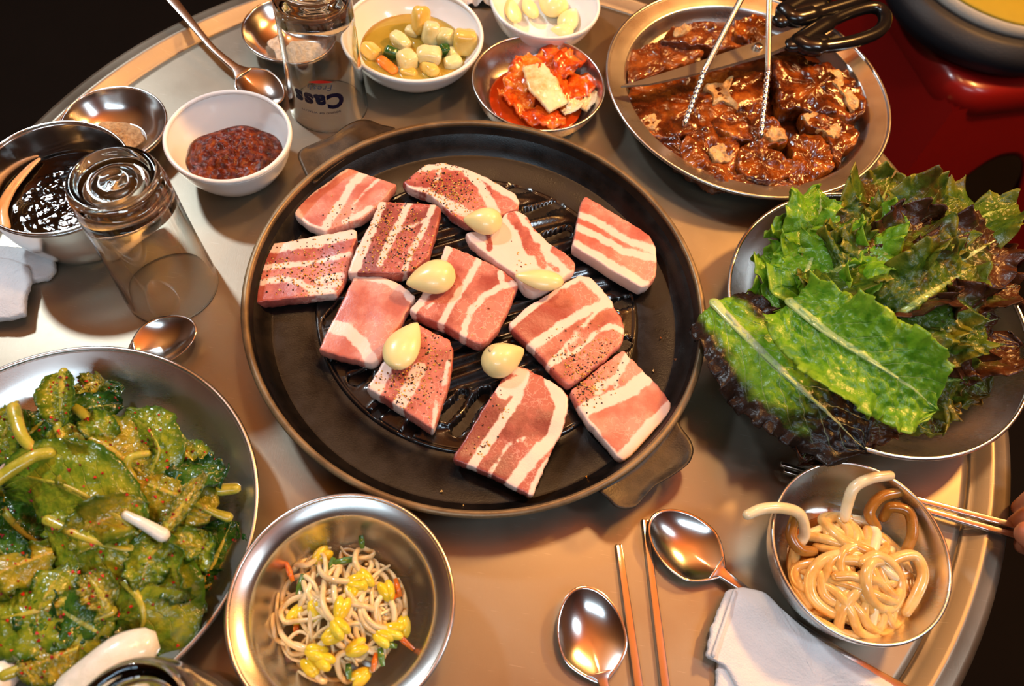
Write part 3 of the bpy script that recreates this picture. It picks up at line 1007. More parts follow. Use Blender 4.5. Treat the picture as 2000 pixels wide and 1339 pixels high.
fill('meat_marinade', 'dark brown marinade under the pork on the steel plate', 'sauce', mc, .102, .0135, 'marinade', .0004, 60, 0, 9, (0, 0), .003)
fill('noodle_sauce', 'thin brown sauce under the noodles in the steel bowl', 'sauce', uc, .036, .0078, 'noodle_sauce', .0003, 60, 0, 10, (.002, -.006), .0035)

on = spl([P(8, 445, .036), P(4, 410, .0365), P(22, 370, .037), P(55, 330, .037), P(76, 311, .0365)], 8)
tag(MB().add(tube(on, lambda t: .0040 * (1 - .75 * t ** 1.5) + .0004, 10, .6)).build('onion_slice', MATS['onion_slice']), 'pale curved onion slice floating in the black soy sauce', 'onion')

# garlic cloves in the white dish
GW = 'garlic cloves in the white dish'
for k, (px, py, L, W, an, lab) in enumerate(((1000, 18, 56, 28, 110, 'leftmost garlic clove in the white dish'), (1034, 14, 48, 26, 115, 'second garlic clove from the left in the white dish'),
                                             (1078, 10, 60, 40, 150, 'broad garlic clove in the middle of the white dish'), (1112, 38, 48, 40, 60, 'rightmost garlic clove in the white dish'),
                                             (1098, 60, 46, 22, 175, 'small garlic clove at the front wall of the white dish'))):
    garlic(px, py, .013, L, W, an, lab, GW, seed=20 + k, hk=.42)

# pickled vegetables
PK = 'pickled vegetables in the white bowl'
for k, (px, py, s, sq, mat, z, lab) in enumerate((
        (795, 117, (.0085, .0085, .008), .55, 'radish_cube', .020, 'pale radish cube at the front centre of the pickle bowl'),
        (838, 108, (.011, .008, .007), .6, 'radish_cube', .022, 'wedge of white radish in the middle of the pickle bowl'),
        (908, 82, (.0105, .0095, .0105), .5, 'radish_yellow', .024, 'largest yellow radish cube at the right of the pickle bowl'),
        (872, 76, (.009, .0075, .009), .6, 'radish_cube', .022, 'radish cube left of the largest yellow one'),
        (842, 66, (.008, .0075, .010), .6, 'radish_cube', .024, 'upright white radish piece under the topmost yellow one'),
        (822, 40, (.0085, .0065, .012), .65, 'radish_yellow', .026, 'topmost tall yellow radish piece in the pickle bowl'),
        (782, 80, (.0105, .0065, .006), .65, 'radish_cube', .019, 'pointed radish piece at the left of the pickle heap'),
        (726, 101, (.0095, .0075, .006), .6, 'radish_yellow', .017, 'leftmost yellow radish piece in the pickle broth'),
        (838, 133, (.011, .0065, .005), .65, 'radish_yellow', .017, 'flat yellow radish piece nearest the front of the bowl'),
        (885, 122, (.0085, .0065, .005), .65, 'radish_cube', .017, 'radish piece at the right front of the pickle bowl'),
        (798, 141, (.0075, .005, .004), .7, 'radish_yellow', .015, 'small yellow radish piece against the front bowl wall'),
        (805, 62, (.0065, .005, .005), .7, 'radish_cube', .017, 'small radish piece behind the pointed one'),
        (884, 104, (.006, .005, .005), .7, 'radish_cube', .018, 'small radish piece below the largest yellow cube'))):
    c = P(px, py, z)
    o = MB().add(blob(c, s, (rnd.uniform(-.5, .5), rnd.uniform(-.4, .4), rnd.uniform(-.8, .8)), k + 3, .10, 1.2, 24, 14, sq)).build('radish_piece', MATS[mat])
    tag(o, lab, 'radish', PK)
for k, (px, py, lab) in enumerate(((763, 103, 'dark green pepper piece left of the radish cube'), (866, 98, 'dark green pepper piece in the middle of the pickle bowl'))):
    o = MB().add(blob(P(px, py, .021), (.0062, .0045, .0060), (.3, .5, .8 * k), 40 + k, .12, 1.3, 20, 12, .6)).build('pepper_piece', MATS['green_pepper'])
    tag(o, lab, 'pepper', PK)
o = MB().add(blob(P(757, 128, .0175), (.0105, .0045, .0032), (.2, .15, -.55), 50, .1, 1.2, 24, 12, .5)).build('carrot_slice', MATS['carrot'])
tag(o, 'orange carrot slice at the front of the pickle bowl', 'carrot', PK)

# ------------------------------------------------------------------ leaves (also used for kimchi)


def leafmesh(path, side_w, up=Vector((0, 0, 1)), nu=46, nv=26, ruff=.004, ruffF=7, cup=.2, seed=0, bumps=.0012, prof=None, twist=0.0, jag=.08, fold=0.0, rib=.0018):
    """a leaf along a space curve; side_w = half width (m); ruffled towards its margin"""
    pts = spl(path, 10)
    L = [0]
    for a, b in zip(pts, pts[1:]): L.append(L[-1] + (b - a).length)

    def along(t):
        d = t * L[-1]
        for i in range(len(L) - 1):
            if L[i + 1] >= d or i == len(L) - 2:
                k = (d - L[i]) / max(1e-9, L[i + 1] - L[i])
                return pts[i].lerp(pts[i + 1], k), (pts[i + 1] - pts[i]).normalized()
    prof = prof or (lambda t: (math.sin(PI * min(1, .06 + .94 * t) ** .62)) ** .75)
    v, f, uv = [], [], []
    u0 = Vector(up)
    for i in range(nu + 1):
        t = i / nu
        c, tg = along(t)
        n = (u0 - tg * u0.dot(tg)).normalized()
        s = tg.cross(n)
        if twist:
            R = Matrix.Rotation(twist * t, 3, tg); n = R @ n; s = R @ s
        w = side_w * max(.03, prof(t)) * (1 + .15 * noise.noise(Vector((t * 3, seed, 1))))
        for j in range(nv + 1):
            x = 2 * j / nv - 1
            ax = abs(x)
            ph = seed * 2.1 + (1.7 if x < 0 else 0)
            arc = t * ruffF * 2 * PI
            wob = 2.5 * noise.noise(Vector((t * 4, x, seed)))
            th2 = arc * 3.1 + ph + wob
            rz = ruff * (.85 * ax ** 2 * math.sin(arc * .8 + ph + wob) + .34 * ax ** 5 * math.sin(th2) + .8 * ax ** 2 * noise.noise(Vector((t * ruffF * 1.3, x * 2.2, seed + 5))))
            rx = ruff * .17 * ax ** 6 * math.sin(2 * th2)
            edge = 1 + jag * ax ** 4 * (noise.noise(Vector((t * 9, x, seed))) + .45 * noise.noise(Vector((t * 30, x, seed + 3))) + .5 * abs(math.sin(arc * 1.7 + ph)))
            xx = x * w * edge
            zz = cup * w * x * x + rz + bumps * (noise.noise(Vector((t * 22, x * 9, seed * 1.3))) + .7 * noise.noise(Vector((t * 48, x * 19, seed * 2.3)))) * (1 - .3 * ax)
            zz += fold * w * ax
            zz += rib * max(0, 1 - ax * w / .0045) * (1.1 - t)
            yy = rx
            v.append(c + s * xx + n * zz + tg * yy); uv.append((t, x * .5 + .5))
    m = nv + 1
    for i in range(nu):
        for j in range(nv):
            a = i * m + j
            f.append((a, a + 1, a + m + 1, a + m))
    return v, f, uv


def leafobj(name, vfu, mat, parent, th=.0006):
    v, f, uv = vfu
    o = mk(name, v, f, MATS[mat], parent, uv=uv)
    md = o.modifiers.new('thickness', 'SOLIDIFY'); md.thickness = th; md.offset = 0
    return o


# kimchi: folded cabbage pieces
KM = 'kimchi pieces in the steel bowl'
kim = [
    ('pale cabbage rib slanting across the middle of the kimchi', 'kimchi_white', [(1042, 128, .026), (1062, 165, .027), (1092, 210, .020)], .0125, .0008, 2, .12, 'rib'),
    ('orange kimchi leaf folded at the upper left of the heap', 'kimchi_leaf', [(1000, 190, .012), (1018, 150, .020), (1045, 112, .024)], .013, .0035, 3, .35, ''),
    ('orange kimchi leaf at the top of the heap', 'kimchi_leaf', [(1058, 130, .020), (1085, 105, .025), (1112, 112, .022)], .013, .0035, 3, .3, ''),
    ('curled kimchi leaf at the upper right of the heap', 'kimchi_leaf', [(1090, 155, .020), (1108, 125, .025), (1132, 118, .020)], .011, .0035, 3, .5, ''),
    ('pale edged kimchi leaf along the right bowl wall', 'kimchi_leaf', [(1098, 200, .018), (1128, 165, .022), (1158, 148, .017)], .013, .0035, 3, .3, ''),
    ('yellowish kimchi strip at the far right of the bowl', 'kimchi_white', [(1140, 215, .013), (1154, 190, .016), (1160, 160, .014)], .0055, .0012, 3, .2, ''),
    ('red kimchi leaf at the front of the bowl', 'kimchi_leaf', [(1020, 218, .013), (1060, 222, .016), (1105, 232, .013)], .0115, .003, 3, .3, ''),
    ('red kimchi leaf at the left beside the juice', 'kimchi_leaf', [(985, 175, .011), (1012, 190, .016), (1030, 225, .012)], .012, .0035, 3, .3, ''),
    ('thick kimchi strip between the pale rib and the right leaves', 'kimchi_leaf', [(1078, 128, .022), (1098, 170, .023), (1112, 215, .016)], .008, .0025, 4, .5, ''),
    ('small pale kimchi strip in the front right of the bowl', 'kimchi_white', [(1100, 222, .015), (1120, 208, .019), (1138, 190, .016)], .005, .0012, 3, .4, ''),
    ('kimchi scrap in the centre behind the pale rib', 'kimchi_leaf', [(1035, 140, .018), (1058, 120, .021), (1085, 128, .019)], .012, .004, 3, .2, ''),
]
for k, (lab, mat, pth, w, rf, rF, cup, typ) in enumerate(kim):
    pth = [P(x, y, z) for x, y, z in pth]
    pr = (lambda t: .80 + .2 * math.sin(PI * t)) if typ == 'rib' else (lambda t: (.55 + .45 * math.sin(PI * t)))
    v, f, uv = leafmesh(pth, w, nu=24, nv=14, ruff=rf, ruffF=rF, cup=cup * (1 if k % 2 else -1), seed=60 + k, bumps=.0015, prof=pr, rib=0)
    o = leafobj('kimchi_piece', (v, f, uv), mat, None, .0032 if typ else .0018)
    tag(o, lab, 'kimchi', KM)

# ------------------------------------------------------------------ marinated pork
MP = 'marinated pork pieces on the steel plate'


def marinated(label, pts, z, th, mat, seed, amp=.005, rough=55, crop=(1150, 0, 2.349), fat=None, jag=.06):
    poly = C(*crop, pts)
    mx_, my_ = sum(p[0] for p in poly) / len(poly), sum(p[1] for p in poly) / len(poly)
    poly = [(mx_ + (a - mx_) * 1.10, my_ + (b - my_) * 1.10) for a, b in poly]
    v, f, _ = slab(poly, z, th, None, n=120, amp=amp, rough=rough, it=3, jag=jag, seed=seed)
    rr = random.Random(seed)
    v = [q + Vector((0, 0, .0036 * noise.noise(Vector((q.x * 130, q.y * 130, seed))) + .0016 * noise.noise(Vector((q.x * 420, q.y * 420, seed))))) for q in v]
    c = P(sum(p[0] for p in poly) / len(poly), sum(p[1] for p in poly) / len(poly), z - th)
    t = thing('marinated_pork', label, 'pork', c, MP)
    fixn(mk('meat', v, f, MATS[mat], t))
    for k, fp in enumerate(fat or []):
        p2 = C(*crop, fp)
        v, f, _ = slab(p2, z + .0016, .0045, None, n=48, amp=.003, rough=110, it=1, jag=.25, seed=seed + 7 + k)
        v = [q + Vector((0, 0, .0018 * noise.noise(Vector((q.x * 300, q.y * 300, seed))))) for q in v]
        fixn(mk('fat', v, f, MATS['marinated_fat'], t))['label'] = 'pale fat'
    return t


marinated('flat dark marinated pork slab at the far left of the plate', [(205, 230), (330, 190), (480, 215), (520, 240), (430, 290), (200, 370), (190, 300)], .021, .010, 'marinated_meat_dark', 101, .002)
marinated('dark ruffled marinated piece behind the scissor blade at the top', [(350, 180), (400, 110), (520, 100), (640, 130), (760, 150), (740, 200), (620, 215), (470, 205)], .026, .012, 'marinated_meat_dark', 102, .006, fat=[[(390, 130), (440, 105), (475, 130), (430, 160), (395, 165)]])
marinated('marinated piece between the tong arms at the top of the plate', [(670, 100), (760, 75), (815, 100), (820, 170), (760, 200), (680, 170)], .028, .013, 'marinated_meat', 103, .005)
marinated('broad marinated slab with a pale star of fat under the tongs', [(210, 400), (430, 360), (620, 330), (780, 350), (790, 470), (700, 560), (520, 580), (400, 620), (290, 610), (220, 520)], .0235, .012, 'marinated_meat', 104, .003, fat=[[(520, 400), (560, 380), (600, 385), (670, 340), (650, 390), (640, 430), (700, 490), (690, 500), (620, 460), (570, 480), (575, 430)]])
marinated('tall crumpled marinated piece at the right of the plate', [(850, 260), (960, 270), (1100, 300), (1200, 340), (1245, 420), (1255, 500), (1190, 520), (1090, 510), (1000, 480), (900, 480), (880, 380)], .034, .018, 'marinated_meat', 105, .006, fat=[[(1090, 320), (1160, 320), (1170, 380), (1250, 480), (1220, 510), (1170, 440), (1120, 380)]])
marinated('pale torn marinated piece at the right rim of the plate', [(985, 520), (1080, 480), (1180, 560), (1235, 600), (1220, 650), (1170, 680), (1160, 740), (1120, 700), (1090, 620), (1010, 580)], .030, .015, 'marinated_meat', 106, .006, fat=[[(985, 525), (1050, 500), (1110, 540), (1160, 600), (1150, 640), (1080, 610), (1010, 570)]])
marinated('rounded shiny marinated piece at the front centre of the plate', [(690, 690), (760, 650), (860, 690), (930, 740), (920, 790), (830, 830), (740, 800), (700, 760)], .029, .014, 'marinated_meat', 107, .004)
marinated('marinated piece right of the front centre, by the lettuce', [(920, 640), (1010, 610), (1100, 680), (1120, 760), (1040, 800), (960, 850), (920, 800), (940, 720)], .027, .014, 'marinated_meat', 108, .006)
marinated('marinated piece under the right tong tip with pale fat', [(580, 540), (700, 500), (790, 480), (830, 560), (900, 600), (900, 650), (800, 660), (700, 640), (600, 600)], .027, .013, 'marinated_meat', 109, .006, fat=[[(830, 570), (900, 600), (910, 640), (850, 650), (815, 610)]])
marinated('marinated piece with frilled fat at the front left', [(480, 600), (600, 590), (680, 660), (690, 760), (640, 830), (540, 800), (450, 740), (430, 660)], .026, .013, 'marinated_meat', 110, .006, fat=[[(550, 680), (640, 640), (680, 690), (640, 740), (570, 730)]])
marinated('marinated strip along the left front rim of the plate', [(280, 560), (340, 570), (430, 660), (500, 760), (620, 840), (560, 850), (420, 750), (310, 650)], .0225, .010, 'marinated_meat', 111, .006, fat=[[(230, 540), (300, 520), (335, 545), (300, 590), (270, 585)]])
marinated('low marinated scraps along the front rim of the plate', [(640, 790), (760, 830), (900, 830), (980, 830), (900, 865), (760, 868), (650, 850)], .0225, .009, 'marinated_meat_dark', 112, .006)

# ------------------------------------------------------------------ scissors lying across the marinated pork
sci = thing('kitchen_scissors', 'steel kitchen scissors with black handles lying across the marinated pork', 'scissors', P(1481, 92, .045))


def ribbon(pts, widths, th, up=Vector((0, 0, 1))):
    """flat tapering bar through the points"""
    pts = [Vector(p) for p in pts]
    v, f = [], []
    N_ = len(pts)
    for i, p in enumerate(pts):
        t = (pts[min(i + 1, N_ - 1)] - pts[max(i - 1, 0)]).normalized()
        s = t.cross(up).normalized(); n = s.cross(t)
        a, b = widths[i] if isinstance(widths[i], tuple) else (widths[i], widths[i])
        v += [p + s * a - n * th * .5, p + s * a * .9 + n * th * .5, p - s * b * .9 + n * th * .5, p - s * b - n * th * .5]
    for i in range(N_ - 1):
        for j in range(4):
            k = (j + 1) % 4
            f.append((i * 4 + j, i * 4 + k, i * 4 + 4 + k, i * 4 + 4 + j))
    f.append((3, 2, 1, 0)); f.append(tuple(N_ * 4 - 4 + j for j in range(4)))
    return v, f


MB().add(ribbon([P(1213, 169, .040), P(1260, 160, .0415), P(1340, 140, .043), P(1420, 116, .044), P(1500, 90, .046), P(1570, 62, .048)],
                [.0004, (.004, .003), (.006, .006), (.0075, .008), (.009, .009), (.007, .007)], .0018)).build('blade', MATS['brushed_table_steel'], sci, smooth=False)
MB().add(ribbon([P(1240, 163, .0385), P(1330, 144, .0405), P(1420, 118, .042), P(1490, 96, .0435), P(1540, 82, .044), P(1600, 74, .045)],
                [.0004, (.005, .003), (.007, .005), (.009, .007), (.007, .007), (.006, .006)], .0018)).build('blade', MATS['dull_steel'], sci, smooth=False)
MB().add(lathe([(0, .0025), (.003, .0025), (.0042, .0015), (.0042, -.004), (0, -.004)], 24, P(1481, 92, .0475))).build('pivot_screw', MATS['polished_steel'], sci)
zz = .048
loop = spl([P(x, y, zz) for x, y in ((1560, 82), (1590, 62), (1640, 33), (1690, 16), (1718, 18), (1729, 38), (1715, 62), (1670, 80), (1620, 90), (1580, 92), (1560, 82))], 6)
m = MB().add(tube(loop, lambda t: .0062 if .15 < t < .85 else .0085, 12, .9))
m.add(tube([P(1545, 88, zz - .002), P(1575, 84, zz), P(1605, 80, zz)], lambda t: .0095 - .003 * abs(t - .6), 12, .6))
m.build('handle', MATS['black_plastic'], sci)
loop = spl([P(x, y, zz + .004) for x, y in ((1532, 22), (1560, 6), (1590, -10), (1640, -45), (1690, -60), (1715, -50), (1710, -20), (1670, 2), (1620, 18), (1580, 30), (1550, 36), (1532, 22))], 6)
m = MB().add(tube(loop, lambda t: .0062 if .2 < t < .8 else .0085, 12, .9))
m.add(tube([P(1525, 40, zz + .002), P(1560, 20, zz + .004), P(1600, 8, zz + .005)], lambda t: .010 - .003 * abs(t - .6), 12, .6))
m.build('handle', MATS['black_plastic'], sci)

# ------------------------------------------------------------------ tongs
tg = thing('tongs', 'thin steel tongs with beaded tips resting in the marinated pork', 'tongs', P(1420, 120, .05))


def tong_arm(top, bend, tip, z0, z1, z2):
    a = [P(*top, z0), P((top[0] + bend[0]) / 2, (top[1] + bend[1]) / 2, (z0 + z1) / 2), P(*bend, z1)]
    m = MB().add(tube(spl(a, 8), .0026, 10, .8))
    b = [P(*bend, z1).lerp(P(*tip, z2), t / 44) for t in range(45)]
    arm = m.build('arm', MATS['dish_steel'], tg)
    MB().add(tube(b, lambda t: .0019 + .0011 * abs(math.sin(t * PI * 11)), 10)).build('beaded_tip', MATS['polished_steel'], arm)


J = (1478, -70)
tong_arm((1462, -30), (1376, 138), (1337, 243), .088, .054, .0275)
tong_arm((1503, -30), (1500, 138), (1486, 268), .088, .054, .0275)
MB().add(tube(spl([P(1462, -30, .088), P(1468, -70, .094), P(1484, -84, .096), P(1498, -70, .094), P(1503, -30, .088)], 8), .0026, 10, .8)).build('spring_bend', MATS['dish_steel'], tg)

# ------------------------------------------------------------------ glasses


def tumbler(label, x, y, printed=False):
    t = thing('beer_glass', label, 'glass', (x, y, T), 'upturned beer glasses')
    R0, R1, h = .0328, .0282, .118
    pr = [(R0 - .0021, .0006), (R0 - .0008, .0001), (R0, .0008), (R0 + .0002, .004), (R0 - .0022, .05), (R1 + .0012, .098), (R1 + .0002, .110), (R1 - .0010, .1158), (R1 - .0035, h),
          (R1 - .006, .1172), (R1 - .0085, .1150), (.014, .1145), (.009, .1157), (.004, .1150), (0, .1146)]
    inn = [(0, .1035), (.010, .1040), (.018, .1028), (R1 - .0055, .0985), (R1 - .0030, .093), (R1 - .0018, .085), (R0 - .0045, .05), (R0 - .0026, .006), (R0 - .0021, .0006)]
    MB().add(lathe(bezier_prof(pr, 4) + bezier_prof(inn, 4), 96, (x, y, T))).build('tumbler_wall', MATS['clear_glass'], t)
    return t


g1 = at(-.5163, .5484, 0)
g2 = at(-.3932, .9627, 0)
tumbler('clear upturned beer glass in front of the black soy sauce bowl', g1.x, g1.y)
gl2 = tumbler('upturned beer glass printed with blue lettering behind the red paste bowl', g2.x, g2.y)
tumbler('upturned glass cut off by the bottom edge beside the salad plate', -.129, -.008)


def wrap_text(txt, size, zc, ang, mat, name, shear=0.0, bold=.0, parent=None, xs=1.0):
    cu = bpy.data.curves.new(name, 'FONT')
    cu.body = txt; cu.size = size; cu.align_x = 'CENTER'; cu.align_y = 'CENTER'; cu.shear = shear; cu.offset = bold; cu.resolution_u = 4
    cu.space_character = 1.15
    tmp = bpy.data.objects.new(name + '_src', cu)
    col.objects.link(tmp)
    me = bpy.data.meshes.new_from_object(tmp.evaluated_get(bpy.context.evaluated_depsgraph_get()))
    bpy.data.objects.remove(tmp)
    bm = bmesh.new(); bm.from_mesh(me)
    bmesh.ops.triangulate(bm, faces=bm.faces)
    bmesh.ops.subdivide_edges(bm, edges=[e for e in bm.edges if e.calc_length() > .0022], cuts=2)
    v = []
    bm.verts.ensure_lookup_table()
    for q in bm.verts:
        xx, yy = -q.co.x * xs, -q.co.y              # turned upside down with the glass
        z = zc + yy
        r = .0328 + .0002 - (z / .118) * .0046 + .00035
        a = ang + xx / r
        v.append(Vector((g2.x + r * math.cos(a), g2.y + r * math.sin(a), T + z)))
    f = [tuple(x.index for x in fc.verts) for fc in bm.faces]
    bm.free()
    return mk(name, v, f, MATS[mat], parent, smooth=False)


pa = -PI / 2 + math.radians(8)
wrap_text('Cass', .0195, .0345, pa, 'glass_print_blue', 'print_lettering', 0, .0010, gl2, .98)
wrap_text('Fresh', .0075, .0478, pa + .10, 'glass_print_grey', 'print_lettering', .3, .0001, gl2, 1.05)
wrap_text('SOUND OF VITALITY', .0025, .0222, pa, 'glass_print_blue', 'print_lettering', 0, .00005, gl2, 1.25)
v, f = [], []
for i in range(13):
    t = i / 12
    a = pa + .12 + (t - .5) * .62
    z = .0525 + .0014 * math.sin(PI * t)
    hgt = .0013 * math.sin(PI * t) ** .8 + .0001
    for s in (-1, 1):
        zz = z + s * hgt
        r = .0330 - (zz / .118) * .0046 + .00035
        v.append(Vector((g2.x + r * math.cos(a), g2.y + r * math.sin(a), T + zz)))
for i in range(12): f.append((2 * i, 2 * i + 1, 2 * i + 3, 2 * i + 2))
mk('print_swoosh', v, f, MATS['glass_print_red'], gl2)

# ------------------------------------------------------------------ cutlery


def spoon(label, centre, tip, zc, ztip, hpts, wid=.0205, length=.029, depth=.0075, handle_w=(.0042, .0028, .0045), group='steel spoons'):
    """bowl centre and tip as photo pixels; hpts: world points of the handle from the neck outwards"""
    c, tp = P(*centre, zc), P(*tip, ztip)
    ax = (c - hpts[0]).normalized()
    sd = Vector((0, 0, 1)).cross(ax).normalized(); up = ax.cross(sd)
    t = thing('table_spoon', label, 'spoon', (c.x, c.y, T), group)
    nr, na = 14, 48
    v, f = [], []

    def ring(s, off):
        r = []
        for j in range(na):
            a = 2 * PI * j / na
            ex = math.cos(a); ey = math.sin(a)
            l = length * (1.0 if ex > 0 else 1.08)
            w = wid * (1 - .10 * ex) * (1 if ex > -.3 else 1 - .55 * ((-ex - .3) / .7) ** 2)
            r.append(len(v)); v.append(c + ax * ex * l * s + sd * ey * w * s + up * (-depth * (1 - s ** 2.2) + off))
        return r
    top = [ring(max(.02, i / nr), 0) for i in range(nr + 1)]
    bot = [ring(max(.02, i / nr) * 1.012, -.0011) for i in range(nr + 1)]
    for R_, flip in ((top, 0), (bot, 1)):
        for A, B in zip(R_, R_[1:]):
            for j in range(na):
                k = (j + 1) % na
                q = (A[j], B[j], B[k], A[k]); f.append(q[::-1] if flip else q)
        f.append(tuple(R_[0]) if not flip else tuple(reversed(R_[0])))
    for j in range(na):
        k = (j + 1) % na
        f.append((top[-1][j], bot[-1][j], bot[-1][k], top[-1][k]))
    fixn(mk('spoon_bowl', v, f, MATS['polished_steel'], t))
    neck = c - ax * length * .90
    pts = spl([neck + ax * .002 + Vector((0, 0, -.0012))] + hpts, 10)
    n = len(pts)
    a, b, d = handle_w
    w = []
    for i in range(n):
        s = i / (n - 1)
        w.append(.0060 * max(0, 1 - s * 12) ** 1.5 + (a + (b - a) * min(1, s * 4) if s < .25 else b + (d - b) * max(0, (s - .25) / .75) ** 1.6))
    hd = MB().add(ribbon(pts, w, .0022)).build('handle', MATS['polished_steel'], t)
    md = hd.modifiers.new('soft', 'BEVEL'); md.width = .0006; md.segments = 2
    return t


P0 = P
spoon('steel spoon at the bottom with its bowl beside the two chopsticks', (1155, 1234), (1133, 1150), .0095, .0105, [P0(1186, 1365, .006), P0(1204, 1460, .004), P0(1224, 1600, .003), P0(1240, 1700, .003)], .0210, .0270)
spoon('steel spoon with its bowl between the chopsticks and the noodle bowl', (1341, 1062), (1290, 1004), .0095, .0105, [P0(1440, 1140, .0080), P0(1520, 1198, .0055), P0(1660, 1290, .0035), P0(1780, 1362, .003)], .0205, .0275, handle_w=(.0045, .003, .0062))
spoon('steel spoon half under the salad plate, before the clear glass', (318, 662), (385, 642), .0095, .0105, [P0(225, 700, .0045), P0(140, 735, .0030), P0(20, 790, .0028), P0(-100, 840, .0028)], .0185, .0235)
spoon('long handled steel spoon leaning off the table behind the red paste bowl', (508, 168), (545, 190), .0095, .0080, [P0(420, 98, .0150), P0(375, 46, .0190), P0(330, -8, .0230), P0(290, -55, .0265)], .0180, .0235, handle_w=(.0042, .0030, .0075))


def chopstick(label, a, b, za, zb, w0, w1, th=.0028, mat='polished_steel', group='steel chopsticks'):
    A, B = P(*a, za), P(*b, zb)
    pts = [A.lerp(B, i / 6) for i in range(7)]
    o = MB().add(ribbon(pts, [w0 + (w1 - w0) * i / 6 for i in range(7)], th)).build('chopstick', MATS[mat], None)
    md = o.modifiers.new('soft', 'BEVEL'); md.width = .0007; md.segments = 3
    return tag(o, label, 'chopstick', group)


chopstick('steel chopstick nearest the lower spoon bowl', (1208, 1063), (1258, 1420), .0018, .0020, .0025, .0034)
chopstick('steel chopstick touching the upper spoon bowl', (1259, 1014), (1309, 1420), .0018, .0020, .0024, .0034)
chopstick('upper steel chopstick running behind the noodle bowl to the table rim', (1524, 905), (2060, 1047), .0055, .0135, .0018, .0027, group='chopsticks behind the noodle bowl')
chopstick('lower steel chopstick running behind the noodle bowl to the table rim', (1530, 918), (2055, 1066), .0052, .0125, .0018, .0027, group='chopsticks behind the noodle bowl')

# ------------------------------------------------------------------ towels


def towel(label, layers, hems=()):
    l0 = layers[0]
    cx = sum(p[0] for p in l0[0]) / len(l0[0]); cy = sum(p[1] for p in l0[0]) / len(l0[0])
    t = thing('hand_towel', label, 'towel', P(cx, cy, 0), 'white hand towels')
    for k, (poly, z, th, folds, jag) in enumerate(layers):
        def zf(w, folds=folds):
            d = 0
            for (a, b, h, s) in folds:
                A, B = P(*a, 0), P(*b, 0)
                e = B - A; q = max(0, min(1, (w - A).dot(e) / e.length_squared)); q2 = (A + e * q)
                r = math.hypot(w.x - q2.x, w.y - q2.y)
                d += h * math.exp(-(r / s) ** 2)
            return d
        v, f, _ = slab(poly, z, th, zf, n=160, amp=.0016, rough=45, it=1, jag=.012, seed=70 + k, side=1.0)
        v = [q + Vector((noise.noise(q * 700) * .0004, noise.noise(q * 700 + Vector((5, 0, 0))) * .0004, noise.noise(q * 500 + Vector((0, 9, 0))) * .0005)) for q in v]
        fixn(mk('cloth_fold', v, f, MATS['terry_cloth'], t))
    for a, b, z, w in hems:
        A = [P(a[0] + (b[0] - a[0]) * i / 12, a[1] + (b[1] - a[1]) * i / 12, z) for i in range(13)]
        MB().add(ribbon(A, [w] * 13, .0012)).build('hem', MATS['terry_cloth'], t)
    return t


towel('white terry hand towel at the bottom right under the spoon handle',
      [([(1408, 1215), (1500, 1215), (1575, 1262), (1668, 1318), (1790, 1400), (1780, 1480), (1410, 1480), (1398, 1400), (1402, 1320)], .0055, .0048, [((1450, 1260), (1500, 1450), .003, .008)], 0),
       ([(1424, 1148), (1455, 1147), (1492, 1156), (1530, 1196), (1580, 1238), (1640, 1280), (1720, 1325), (1840, 1400), (1820, 1470), (1560, 1470), (1480, 1410), (1420, 1300), (1380, 1280), (1392, 1225), (1410, 1180)], .0105, .0046,
        [((1470, 1190), (1700, 1345), .0045, .010), ((1530, 1260), (1620, 1400), .004, .007), ((1440, 1220), (1480, 1330), -.002, .008), ((1600, 1300), (1760, 1400), .003, .006)], 0)],
      [((1436, 1152), (1392, 1282), .0118, .0011)])
towel('white terry hand towel at the left edge below the soy sauce bowl',
      [([(-120, 470), (40, 482), (80, 492), (106, 506), (106, 525), (92, 540), (60, 546), (20, 560), (-120, 560)], .0060, .0055, [((10, 510), (95, 520), .003, .007)], 0),
       ([(-120, 500), (20, 505), (55, 520), (58, 545), (50, 580), (47, 612), (20, 620), (-120, 630)], .0115, .005, [((-40, 520), (30, 600), .003, .012)], 0)])
tis = thing('paper_tissue', 'crumpled white tissue between the pickle bowl and the garlic dish', 'tissue', P(925, 0, 0))
v, f = [], []
for i in range(25):
    for j in range(17):
        px, py = 872 + i * 5, -42 + j * 3.6
        w = P(px, py, 0)
        w.z = T + .004 + .016 * (1 - ((i - 12) / 12) ** 2) * (1 - ((j - 8) / 8) ** 2) + .006 * (noise.noise(Vector((i * .35, j * .35, 3))) + .5 * noise.noise(Vector((i * .9, j * .9, 5))))
        w.z = max(w.z, T + .001)
        v.append(w)
for i in range(24):
    for j in range(16):
        a = i * 17 + j
        f.append((a, a + 1, a + 18, a + 17))
o = mk('crumpled_sheet', v, f, MATS['paper_tissue'], tis, smooth=False)
o.modifiers.new('thickness', 'SOLIDIFY').thickness = .0006

# ------------------------------------------------------------------ bean sprouts
SP = 'bean sprouts in the wide-rimmed bowl'
scen = P(662, 1190, .020)


def mound(x, y, c, R, h, zb):
    r = math.hypot(x - c.x, y - c.y) / R
    return zb + h * max(0, 1 - r * r)


